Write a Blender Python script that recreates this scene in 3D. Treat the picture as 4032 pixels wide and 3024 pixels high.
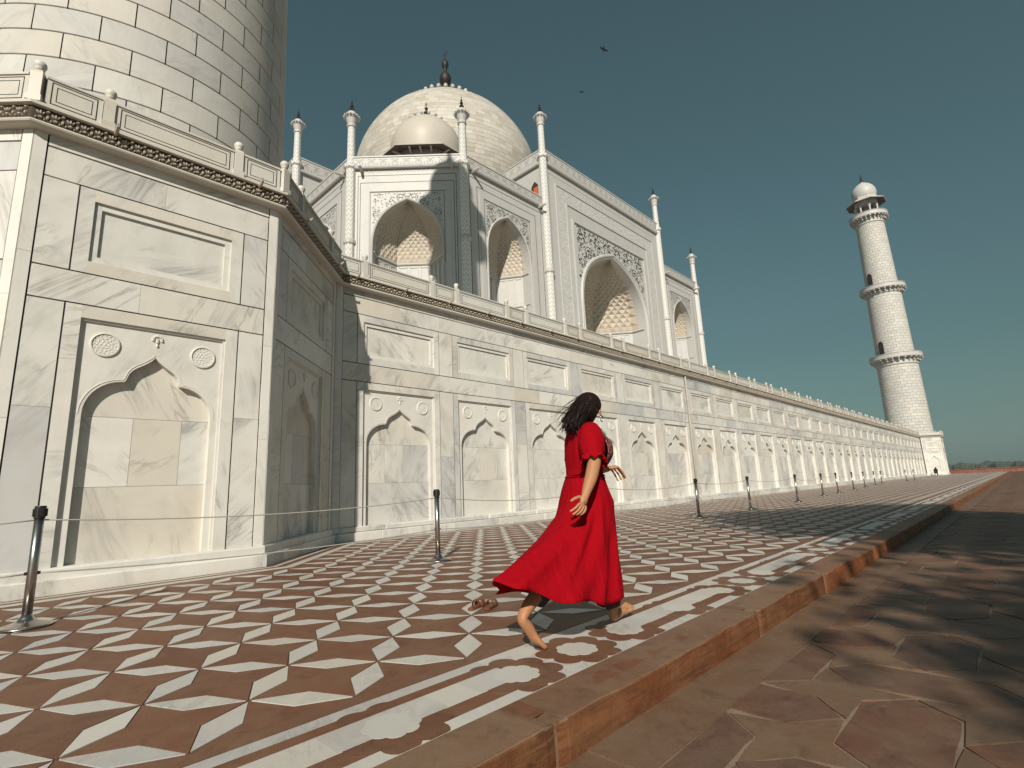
import bpy, bmesh, math, random
from mathutils import Vector, Matrix, noise
from math import sin, cos, tan, pi, radians, sqrt, atan2, hypot, exp
random.seed(11)
scene = bpy.context.scene
COL = scene.collection
for o in list(bpy.data.objects): bpy.data.objects.remove(o)

# ------------------------------------------------------------------ camera, sky, sun, exposure
CAM_H = 0.92
def camera():
    y, p, r = radians(43.71), radians(11.285), radians(-2.593)
    fwd = Vector((cos(y)*cos(p), sin(y)*cos(p), sin(p)))
    right = Vector((sin(y), -cos(y), 0)); up = right.cross(fwd)
    r2 = cos(r)*right + sin(r)*up; u2 = -sin(r)*right + cos(r)*up
    cd = bpy.data.cameras.new('camera'); co = bpy.data.objects.new('camera', cd); COL.objects.link(co)
    m = Matrix((r2, u2, -fwd)).transposed().to_4x4(); m.translation = (0, 0, CAM_H)
    co.matrix_world = m
    cd.sensor_width = 36; cd.lens = 36*2047.9/4032; cd.clip_start = 0.05; cd.clip_end = 6000
    scene.camera = co
camera()
SUN_AZ, SUN_EL = 38.8, 32.0           # direction the light travels (from +X towards +Y), elevation
tr = Vector((cos(radians(SUN_AZ))*cos(radians(SUN_EL)), sin(radians(SUN_AZ))*cos(radians(SUN_EL)), -sin(radians(SUN_EL))))
sd = bpy.data.lights.new('sun', 'SUN'); sd.energy = 5.0; sd.angle = radians(0.55); sd.color = (1.0, 0.935, 0.825)
so = bpy.data.objects.new('sun', sd); COL.objects.link(so); so.rotation_euler = tr.to_track_quat('-Z', 'Y').to_euler(); so.location = (-30, -30, 60)
world = bpy.data.worlds.new('World'); scene.world = world; world.use_nodes = True
wn = world.node_tree.nodes; wl = world.node_tree.links
bg = wn['Background']; sky = wn.new('ShaderNodeTexSky'); sky.sky_type = 'NISHITA'; sky.sun_disc = False
sky.sun_elevation = radians(SUN_EL)
sv = -tr; sky.sun_rotation = atan2(sv.x, sv.y)
sky.air_density = 2.0; sky.dust_density = 0.6; sky.ozone_density = 3.0; sky.altitude = 150
hs = wn.new('ShaderNodeHueSaturation'); hs.inputs['Saturation'].default_value = 0.4
mulc = wn.new('ShaderNodeMix'); mulc.data_type = 'RGBA'; mulc.blend_type = 'MULTIPLY'; mulc.inputs[0].default_value = 1.0
mulc.inputs[7].default_value = (0.385, 0.665, 0.70, 1)
wl.new(sky.outputs[0], hs.inputs['Color']); wl.new(hs.outputs[0], mulc.inputs[6]); wl.new(mulc.outputs[2], bg.inputs['Color'])
bg.inputs['Strength'].default_value = 0.05
vs = scene.view_settings
vs.view_transform = 'Standard'; vs.look = 'None'; vs.gamma = 1.0; vs.use_curve_mapping = False; vs.exposure = 0.10
scene.cycles.max_bounces = 5; scene.cycles.diffuse_bounces = 2; scene.cycles.glossy_bounces = 3; scene.cycles.transparent_max_bounces = 8

# ------------------------------------------------------------------ materials
class NT:
    def __init__(s, name):
        s.m = bpy.data.materials.new(name); s.m.use_nodes = True
        s.t = s.m.node_tree; s.n = s.t.nodes; s.l = s.t.links
        s.b = s.n['Principled BSDF']
    def node(s, typ, **kw):
        n = s.n.new('ShaderNode'+typ)
        for k, v in kw.items(): setattr(n, k, v)
        return n
    def put(s, sock, v):
        if isinstance(v, bpy.types.NodeSocket): s.l.new(v, sock)
        else: sock.default_value = v
    def math(s, op, a, b=None, c=None):
        n = s.node('Math', operation=op); s.put(n.inputs[0], a)
        if b is not None: s.put(n.inputs[1], b)
        if c is not None: s.put(n.inputs[2], c)
        return n.outputs[0]
    def vmath(s, op, a, b=None):
        n = s.node('VectorMath', operation=op); s.put(n.inputs[0], a)
        if b is not None: s.put(n.inputs[1], b)
        return n.outputs[0]
    def noise(s, vec, scale, detail=3, rough=0.55, dist=0.0):
        n = s.node('TexNoise'); s.put(n.inputs['Vector'], vec); n.inputs['Scale'].default_value = scale
        n.inputs['Detail'].default_value = detail; n.inputs['Roughness'].default_value = rough; n.inputs['Distortion'].default_value = dist
        return n.outputs['Fac']
    def ramp(s, fac, stops):
        n = s.node('ValToRGB'); s.put(n.inputs[0], fac); e = n.color_ramp.elements
        while len(e) < len(stops): e.new(0.5)
        for i, (p, c) in enumerate(stops): e[i].position = p; e[i].color = c if len(c) == 4 else (*c, 1)
        return n.outputs[0]
    def mix(s, f, a, b, mode='MIX'):
        n = s.node('Mix', data_type='RGBA', blend_type=mode); s.put(n.inputs[0], f); s.put(n.inputs[6], a); s.put(n.inputs[7], b)
        return n.outputs[2]
    def rnd(s):
        a = s.node('ObjectInfo').outputs['Random']; b = s.node('NewGeometry').outputs['Random Per Island']
        return s.math('FRACT', s.math('ADD', a, b))
    def pos(s, off=None):
        p = s.node('NewGeometry').outputs['Position']
        if off is None: return p
        k = s.vmath('SCALE', (37.0, 61.0, 23.0)); k.node.inputs[3].default_value = 1.0
        s.l.new(off, k.node.inputs[3])
        return s.vmath('ADD', p, k)
    def bump(s, h, strength=0.3, dist=0.01):
        n = s.node('Bump'); n.inputs['Strength'].default_value = strength; n.inputs['Distance'].default_value = dist
        s.l.new(h, n.inputs['Height']); s.l.new(n.outputs[0], s.b.inputs['Normal'])
    def out(s, color, rough=0.5, spec=0.4):
        s.put(s.b.inputs['Base Color'], color); s.put(s.b.inputs['Roughness'], rough); s.b.inputs['Specular IOR Level'].default_value = spec
        return s.m
def C4(r, g, b): return (r, g, b, 1)

def marble(name, tones, vein=(0.27, 0.265, 0.265), amt=0.55, vscale=1.3, cloud=0.5, stain=0.0, rough=0.48):
    t = NT(name); r = t.rnd(); p = t.pos(r)
    base = t.ramp(r, [(i/(len(tones)-1), c) for i, c in enumerate(tones)])
    # soft diagonal grey bands, turned differently in every slab
    rot = t.node('VectorRotate', rotation_type='AXIS_ANGLE'); t.put(rot.inputs['Vector'], p); rot.inputs['Axis'].default_value = (0.35, 0.9, 0.2)
    t.put(rot.inputs['Angle'], t.math('ADD', t.math('MULTIPLY', t.math('FRACT', t.math('MULTIPLY', r, 7.31)), 2.2), 0.2))
    mp = t.node('Mapping'); t.put(mp.inputs[0], rot.outputs[0]); mp.inputs['Scale'].default_value = (0.6, 1.0, 3.0)
    v1 = t.noise(mp.outputs[0], vscale, 6, 0.58, 0.9)
    a = t.math('ABSOLUTE', t.math('SUBTRACT', v1, 0.5))
    vein1 = t.ramp(a, [(0.0, (1, 1, 1)), (0.03, (0.5, 0.5, 0.5)), (0.15, (0, 0, 0))])
    region = t.ramp(t.noise(p, 0.8, 3), [(0.46, (0, 0, 0)), (0.68, (1, 1, 1))])
    vr = t.math('MULTIPLY', t.math('MULTIPLY', vein1, region), amt)
    cl = t.ramp(t.noise(p, 2.2, 5, 0.62, 0.6), [(0.3, (0, 0, 0)), (0.72, (1, 1, 1))])
    c = t.mix(t.math('MULTIPLY', cl, cloud*0.30), base, C4(*[x*0.80 for x in vein] if 0 else (0.43, 0.425, 0.415)))
    c = t.mix(vr, c, C4(*vein))
    mp2 = t.node('Mapping'); t.put(mp2.inputs[0], rot.outputs[0]); mp2.inputs['Rotation'].default_value = (0.1, 0.2, 0.3); mp2.inputs['Scale'].default_value = (0.5, 1.0, 2.6)
    v2 = t.noise(mp2.outputs[0], vscale*0.55, 8, 0.62, 2.2)
    thin = t.ramp(t.math('ABSOLUTE', t.math('SUBTRACT', v2, 0.47)), [(0.0, (1, 1, 1)), (0.008, (0.5, 0.5, 0.5)), (0.030, (0, 0, 0))])
    region2 = t.ramp(t.noise(p, 1.3, 2), [(0.50, (0, 0, 0)), (0.66, (1, 1, 1))])
    c = t.mix(t.math('MULTIPLY', t.math('MULTIPLY', thin, region2), amt*0.8), c, C4(0.24, 0.225, 0.21))
    if stain:
        st = t.ramp(t.noise(p, 0.55, 5, 0.66), [(0.5, (0, 0, 0)), (0.75, (1, 1, 1))])
        c = t.mix(t.math('MULTIPLY', st, stain), c, C4(0.50, 0.41, 0.30))
    ms_ = t.node('Mapping'); t.put(ms_.inputs[0], t.pos()); ms_.inputs['Scale'].default_value = (5.0, 5.0, 0.35)
    sk = t.ramp(t.noise(ms_.outputs[0], 1.0, 5, 0.65, 0.3), [(0.52, (0, 0, 0)), (0.74, (1, 1, 1))])
    c = t.mix(t.math('MULTIPLY', sk, 0.13), c, C4(0.40, 0.345, 0.275))
    sp = t.ramp(t.noise(p, 26, 4, 0.7), [(0.60, (0, 0, 0)), (0.78, (1, 1, 1))])
    c = t.mix(t.math('MULTIPLY', sp, 0.12), c, C4(0.40, 0.36, 0.31))
    t.bump(t.noise(p, 34, 5, 0.7), 0.25, 0.004)
    return t.out(c, rough, 0.35)
W1, W2, W3, W4 = (0.71, 0.68, 0.62), (0.67, 0.645, 0.59), (0.52, 0.515, 0.505), (0.62, 0.565, 0.475)
M_WALL = marble('veined_marble', [W2, W1, W4, (0.74, 0.71, 0.65), W1, W3, W2, W1], amt=0.85, vscale=0.9, cloud=0.7, stain=0.42)
M_PALE = marble('pale_marble', [W1, W2, (0.73, 0.70, 0.645), W1], amt=0.35, cloud=0.5, stain=0.3)
M_WARM = marble('warm_marble', [(0.60, 0.57, 0.51), (0.56, 0.515, 0.44), (0.63, 0.605, 0.555), (0.58, 0.555, 0.50)], amt=0.3, cloud=0.3, stain=0.5)
M_TOMB = marble('weathered_tomb_marble', [(0.485, 0.47, 0.445), (0.46, 0.45, 0.43)], amt=0.25, vscale=0.25, cloud=0.3, stain=0.18)
M_DOME = marble('dome_marble', [(0.50, 0.455, 0.39), (0.57, 0.54, 0.485), (0.41, 0.365, 0.30), (0.53, 0.49, 0.43), (0.45, 0.40, 0.335)], amt=0.1, vscale=0.3, cloud=0.4, stain=0.45)
M_TOWER = marble('tower_marble', [(0.58, 0.56, 0.515), (0.54, 0.52, 0.48), (0.49, 0.48, 0.46), (0.55, 0.515, 0.455), (0.58, 0.56, 0.515)], amt=0.5, cloud=0.5, stain=0.3, rough=0.75)
M_PATINA_SHADE = marble('patinated_shaded_niche_marble', [(0.46, 0.39, 0.31), (0.50, 0.44, 0.36), (0.44, 0.37, 0.29)], amt=0.1, vscale=0.4, cloud=0.5, stain=0.55)  # patina plus the vault's warm bounced shade, mixed into the brown tones
M_INSET = marble('inlay_white_marble', [(0.53, 0.505, 0.455), (0.47, 0.455, 0.42), (0.53, 0.49, 0.42), (0.41, 0.40, 0.385), (0.50, 0.475, 0.43)], amt=0.75, vscale=3.0, cloud=0.9, stain=0.45, rough=0.5)

def plain(name, col, rough=0.5, metal=0.0, var=0.15, scale=8, bump=0.15):
    t = NT(name); p = t.pos()
    c = t.mix(t.noise(p, scale, 4), C4(*[x*(1-var) for x in col]), C4(*[min(1, x*(1+var)) for x in col]))
    t.b.inputs['Metallic'].default_value = metal
    if bump: t.bump(t.noise(p, scale*6, 4), bump, 0.003)
    return t.out(c, rough)
M_BLACK = plain('black_inlay_stone', (0.022, 0.02, 0.019), 0.5)
M_JOINT = plain('dark_joint', (0.05, 0.043, 0.038), 0.9)
M_GRIME_SHADE = plain('grimy_shaded_marble', (0.06, 0.046, 0.034), 0.85, var=0.5, scale=5)  # recess grime, made darker still so the colour carries the frieze shade
M_CARVE = plain('weathered_carved_marble', (0.42, 0.36, 0.28), 0.7, var=0.35, scale=4)
M_SOFFIT = plain('dark_brown_soffit', (0.13, 0.085, 0.06), 0.9, var=0.35, scale=1.5)  # dark brown tone for the undersides of the eaves
M_BRONZE = plain('dark_bronze', (0.022, 0.016, 0.014), 0.55, 0.2)
M_DARK = plain('dark_interior', (0.03, 0.024, 0.02), 0.9)
M_ORANGE = plain('orange_cloth', (0.55, 0.10, 0.02), 0.8)
M_STEEL = plain('brushed_steel', (0.42, 0.39, 0.36), 0.28, 1.0, var=0.1, scale=30, bump=0.05)
M_CAP = plain('black_plastic', (0.02, 0.018, 0.017), 0.4)
M_ROPE = plain('grey_rope', (0.36, 0.33, 0.29), 0.9, scale=60)
M_IRON = plain('painted_drain_pipe', (0.42, 0.38, 0.33), 0.6)
M_LEATHER = plain('brown_leather', (0.16, 0.055, 0.022), 0.45, var=0.3, scale=30)

def sandstone(name, tones, patch=(0.33, 0.24, 0.17), pamt=0.35, streak=0.0, gloss=0.62, dust=0.35):
    t = NT(name); r = t.rnd(); p = t.pos(r); w = t.pos()
    base = t.ramp(r, [(i/(len(tones)-1), c) for i, c in enumerate(tones)])
    f = t.ramp(t.noise(w, 1.7, 6, 0.65, 0.5), [(0.42, (0, 0, 0)), (0.62, (1, 1, 1))])
    c = t.mix(t.math('MULTIPLY', f, pamt), base, C4(*patch))
    d = t.ramp(t.noise(w, 6.5, 5, 0.7, 0.8), [(0.52, (0, 0, 0)), (0.70, (1, 1, 1))])
    c = t.mix(t.math('MULTIPLY', d, 0.5), c, C4(*[x*0.42 for x in tones[0]]))
    if streak:
        mp = t.node('Mapping'); t.put(mp.inputs[0], w); mp.inputs['Scale'].default_value = (1.2, 8, 16)
        s = t.ramp(t.noise(mp.outputs[0], 2.0, 6, 0.7, 1.0), [(0.42, (0, 0, 0)), (0.7, (1, 1, 1))])
        c = t.mix(t.math('MULTIPLY', s, streak), c, C4(0.05, 0.022, 0.012))
    du = t.ramp(t.noise(w, 3.6, 7, 0.72, 1.2), [(0.52, (0, 0, 0)), (0.60, (0.6, 0.6, 0.6)), (0.78, (1, 1, 1))])
    c = t.mix(t.math('MULTIPLY', du, dust), c, C4(*patch))
    g = t.noise(w, 90, 3, 0.7)
    c = t.mix(t.math('MULTIPLY', t.ramp(g, [(0.5, (0, 0, 0)), (0.75, (1, 1, 1))]), 0.22), c, C4(0.06, 0.03, 0.02))
    h = t.math('ADD', t.math('MULTIPLY', t.noise(w, 7, 4), 0.7), t.math('MULTIPLY', g, 0.3))
    t.bump(h, 0.8, 0.009)
    return t.out(c, gloss, 0.3)
M_RED = sandstone('red_sandstone_tile', [(0.148, 0.060, 0.030), (0.162, 0.070, 0.036), (0.128, 0.050, 0.026), (0.152, 0.074, 0.042)], patch=(0.195, 0.115, 0.068), pamt=0.45, dust=0.4)
M_KERB = sandstone('kerb_sandstone', [(0.165, 0.088, 0.050), (0.185, 0.108, 0.064), (0.19, 0.085, 0.042), (0.16, 0.098, 0.062)], patch=(0.215, 0.15, 0.10), pamt=0.35, streak=0.0, dust=0.5)
M_KERBF = sandstone('stained_kerb_face', [(0.20, 0.065, 0.022), (0.15, 0.055, 0.022), (0.26, 0.068, 0.016), (0.12, 0.052, 0.026)], patch=(0.24, 0.13, 0.06), pamt=0.3, streak=0.85, dust=0.3)
M_SLAB = sandstone('purple_sandstone_slab', [(0.115, 0.055, 0.036), (0.135, 0.058, 0.034), (0.092, 0.052, 0.038), (0.15, 0.062, 0.034), (0.105, 0.062, 0.044)], patch=(0.165, 0.11, 0.073), pamt=0.5, dust=0.55)
M_STAR = sandstone('tan_sandstone_slab', [(0.145, 0.080, 0.046), (0.158, 0.090, 0.052), (0.13, 0.070, 0.040)], patch=(0.18, 0.125, 0.085), pamt=0.5, dust=0.5)
M_MORTAR = sandstone('sandy_joint_mortar', [(0.075, 0.045, 0.03), (0.09, 0.055, 0.036)], patch=(0.12,0.08,0.055), pamt=0.3)
M_PALEJ = sandstone('pale_pavement_joint', [(0.22, 0.16, 0.115), (0.19, 0.14, 0.10)], pamt=0.3)
M_PARAPET = sandstone('river_parapet_sandstone', [(0.22, 0.07, 0.045), (0.25, 0.085, 0.05)])
M_HOUSE = plain('faded_house_plaster', (0.30, 0.28, 0.25), 0.9)
M_EARTH = plain('dusty_river_land', (0.24, 0.20, 0.15), 0.9, scale=0.02)

def script_mat():
    t = NT('calligraphy_band_marble'); p = t.pos()
    n1 = t.noise(p, 2.6, 2, 0.5, 2.6); n2 = t.noise(p, 7.0, 2, 0.5, 1.0)
    a = t.ramp(t.math('ABSOLUTE', t.math('SUBTRACT', n1, 0.5)), [(0.02, (1, 1, 1)), (0.045, (0, 0, 0))])
    b = t.ramp(t.math('ABSOLUTE', t.math('SUBTRACT', n2, 0.5)), [(0.015, (1, 1, 1)), (0.04, (0, 0, 0))])
    f = t.math('MULTIPLY', t.math('MAXIMUM', a, b), 0.55)
    return t.out(t.mix(f, C4(0.62, 0.605, 0.57), C4(0.09, 0.09, 0.09)), 0.5)
M_SCRIPT = script_mat()
def chevron_mat():
    t = NT('chevron_inlaid_shaft'); tc = t.node('TexCoord').outputs['Object']; s = t.node('SeparateXYZ'); t.l.new(tc, s.inputs[0])
    ang = t.math('ARCTAN2', s.outputs[1], s.outputs[0])
    tri = t.math('PINGPONG', t.math('MULTIPLY', ang, 8/(2*pi)), 0.5)
    f = t.math('FRACT', t.math('ADD', t.math('MULTIPLY', s.outputs[2], 2.3), t.math('MULTIPLY', tri, 1.4)))
    line = t.ramp(f, [(0.0, (1, 1, 1)), (0.22, (1, 1, 1)), (0.30, (0, 0, 0)), (1.0, (0, 0, 0))])
    c = t.mix(t.math('MULTIPLY', line, 0.55), C4(0.64, 0.62, 0.585), C4(0.20, 0.195, 0.19))
    t.bump(f, 0.5, 0.05)
    return t.out(c, 0.5)
M_CHEV = chevron_mat()

# ------------------------------------------------------------------ mesh helpers
class MB:
    def __init__(s): s.v = []; s.f = []
    def add(s, v, f):
        o = len(s.v); s.v += [tuple(x) for x in v]; s.f += [tuple(i+o for i in q) for q in f]; return s
    def box(s, x0, x1, y0, y1, z0, z1, ch=0.0):
        if ch <= 0:
            v = [(x0,y0,z0),(x1,y0,z0),(x1,y1,z0),(x0,y1,z0),(x0,y0,z1),(x1,y0,z1),(x1,y1,z1),(x0,y1,z1)]
            return s.add(v, [(0,3,2,1),(4,5,6,7),(0,1,5,4),(1,2,6,5),(2,3,7,6),(3,0,4,7)])
        v = [(x0+ch,y0,z0),(x1-ch,y0,z0),(x1-ch,y0,z1),(x0+ch,y0,z1)]  # bevelled front face (-y) only
        c = ch
        P = [(x0+c,y0,z0+c),(x1-c,y0,z0+c),(x1-c,y0,z1-c),(x0+c,y0,z1-c),(x0,y0+c,z0),(x1,y0+c,z0),(x1,y0+c,z1),(x0,y0+c,z1),(x0,y1,z0),(x1,y1,z0),(x1,y1,z1),(x0,y1,z1)]
        return s.add(P, [(0,1,2,3),(4,5,1,0),(5,6,2,1),(6,7,3,2),(7,4,0,3),(8,9,5,4),(9,10,6,5),(10,11,7,6),(11,8,4,7)])
    def ring(s, x0, x1, z0, z1, b, y0, y1, bottom=True):   # rectangular frame in the xz plane
        s.box(x0, x0+b, y0, y1, z0, z1); s.box(x1-b, x1, y0, y1, z0, z1); s.box(x0+b, x1-b, y0, y1, z1-b, z1)
        if bottom: s.box(x0+b, x1-b, y0, y1, z0, z0+b)
        return s
    def plate(s, poly, y0, y1):     # polygon (x,z) counter-clockwise seen from -y, front at y0, back at y1
        n = len(poly); v = [(x, y0, z) for x, z in poly]+[(x, y1, z) for x, z in poly]
        f = [tuple(range(n))]+[(i, i+n, (i+1) % n+n, (i+1) % n) for i in range(n)]
        return s.add(v, f)
    def tile(s, poly, z0, z1):      # polygon (x,y) with top at z1
        n = len(poly); v = [(x, y, z1) for x, y in poly]+[(x, y, z0) for x, y in poly]
        return s.add(v, [tuple(range(n))]+[(i, i+n, (i+1) % n+n, (i+1) % n) for i in range(n)])
    def lathe(s, prof, n=24, c=(0, 0, 0), a0=0.0, cap=True):
        v = []; f = []
        for r, z in prof: v += [(c[0]+r*cos(a0+2*pi*i/n), c[1]+r*sin(a0+2*pi*i/n), c[2]+z) for i in range(n)]
        for k in range(len(prof)-1):
            for i in range(n):
                j = (i+1) % n; f.append((k*n+i, k*n+j, (k+1)*n+j, (k+1)*n+i))
        if cap: f.append(tuple(range((len(prof)-1)*n, len(prof)*n))); f.append(tuple(reversed(range(n))))
        return s.add(v, f)
    def tube(s, pts, rad, n=8, cap=True):
        pts = [Vector(p) for p in pts]; v = []; f = []; m = len(pts)
        rr = rad if isinstance(rad, (list, tuple)) else [rad]*m
        ref = Vector((0, 0, 1)); 
        if abs((pts[-1]-pts[0]).normalized().z) > 0.9: ref = Vector((1, 0, 0))
        for k in range(m):
            t = (pts[min(k+1, m-1)]-pts[max(k-1, 0)]).normalized(); a = t.cross(ref)
            a = a.normalized() if a.length > 1e-5 else Vector((1, 0, 0)); b = a.cross(t).normalized()
            v += [tuple(pts[k]+rr[k]*(cos(2*pi*i/n)*a+sin(2*pi*i/n)*b)) for i in range(n)]
        for k in range(m-1):
            for i in range(n):
                j = (i+1) % n; f.append((k*n+i, k*n+j, (k+1)*n+j, (k+1)*n+i))
        if cap: f.append(tuple(reversed(range(n)))); f.append(tuple(range((m-1)*n, m*n)))
        return s.add(v, f)
    def ball(s, c, rx, ry=None, rz=None, n=10, m=6):
        ry = rx if ry is None else ry; rz = rx if rz is None else rz
        v = [(c[0], c[1], c[2]-rz)]; f = []
        for k in range(1, m):
            t = -pi/2+pi*k/m
            v += [(c[0]+rx*cos(t)*cos(2*pi*i/n), c[1]+ry*cos(t)*sin(2*pi*i/n), c[2]+rz*sin(t)) for i in range(n)]
        v.append((c[0], c[1], c[2]+rz)); L = len(v)-1
        for i in range(n):
            j = (i+1) % n; f.append((0, 1+j, 1+i)); f.append((L, L-n+i, L-n+j))
            for k in range(m-2): f.append((1+k*n+i, 1+k*n+j, 1+(k+1)*n+j, 1+(k+1)*n+i))
        return s.add(v, f)
    def ribbon(s, pts, wid, y0, y1):     # flat ribbon in the xz plane, proud of y1 out to y0
        n = len(pts); L = []; Rr = []
        for i in range(n):
            a = pts[max(i-1, 0)]; b = pts[min(i+1, n-1)]; dx, dz = b[0]-a[0], b[1]-a[1]; l = hypot(dx, dz) or 1
            w = wid[i] if isinstance(wid, list) else wid
            L.append((pts[i][0]-dz/l*w/2, pts[i][1]+dx/l*w/2)); Rr.append((pts[i][0]+dz/l*w/2, pts[i][1]-dx/l*w/2))
        v = [(x, y0, z) for x, z in L]+[(x, y0, z) for x, z in Rr]
        return s.add(v, [(i, n+i, n+i+1, i+1) for i in range(n-1)])
    def build(s, name, mat=None, parent=None, loc=(0, 0, 0), rz=0.0, smooth=False):
        me = bpy.data.meshes.new(name); me.from_pydata(s.v, [], s.f); me.update()
        return link(name, me, mat, parent, loc, rz, smooth)
def link(name, me, mat=None, parent=None, loc=(0, 0, 0), rz=0.0, smooth=False):
    if mat is not None and not me.materials: me.materials.append(mat)
    if smooth:
        for p in me.polygons: p.use_smooth = True
    o = bpy.data.objects.new(name, me); COL.objects.link(o); o.location = loc; o.rotation_euler = (0, 0, rz)
    if parent is not None: o.parent = parent
    return o
def again(o, parent, loc=None, rz=None, name=None):
    c = o.copy(); COL.objects.link(c); c.parent = parent
    if name: c.name = name
    if loc is not None: c.location = loc
    if rz is not None: c.rotation_euler = (0, 0, rz)
    return c
def tree_copy(o, parent, loc=None, rz=None):
    c = again(o, parent, loc, rz)
    for ch in list(o.children): tree_copy(ch, c)
    return c
def thing(name, label, cat, loc=(0, 0, 0), rz=0.0, group=None):
    o = bpy.data.objects.new(name, None); COL.objects.link(o); o.location = loc; o.rotation_euler = (0, 0, rz); o.empty_display_size = 0.2
    return tag(o, label, cat, group)
def tag(o, label, cat, group=None):
    o['label'] = label; o['category'] = cat
    if group: o['group'] = group
    return o
def struct(o, label=None):
    o['kind'] = 'structure'
    if label: o['label'] = label
    return o
def ccw(poly):
    a = sum(poly[i][0]*poly[(i+1) % len(poly)][1]-poly[(i+1) % len(poly)][0]*poly[i][1] for i in range(len(poly)))
    return poly if a > 0 else poly[::-1]
def inset(poly, d):     # small inset of a (possibly concave) ccw polygon
    n = len(poly); out = []
    for i in range(n):
        p0, p1, p2 = Vector(poly[i-1]), Vector(poly[i]), Vector(poly[(i+1) % n])
        a = (p1-p0).normalized(); b = (p2-p1).normalized(); na = Vector((-a.y, a.x)); nb = Vector((-b.y, b.x))
        m = na+nb; k = 1+na.dot(nb); m = m/max(k, 0.35); out.append(tuple(p1+m*d))
    return out

YW, YF = 10.07, 7.89            # plinth wall plane, minaret base front plane
OS = 2.9; OA = OS*(1+sqrt(2))/2 # octagon side and apothem
NC = (1.55, YF+OA)              # near minaret axis
FCX = 98.25                     # far minaret axis
XJ0 = 5.18; PER = 2.697; PW = 2.251; XP0 = 5.667; NBAY = 33
XJ1 = FCX-(XJ0-1.55)

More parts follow.
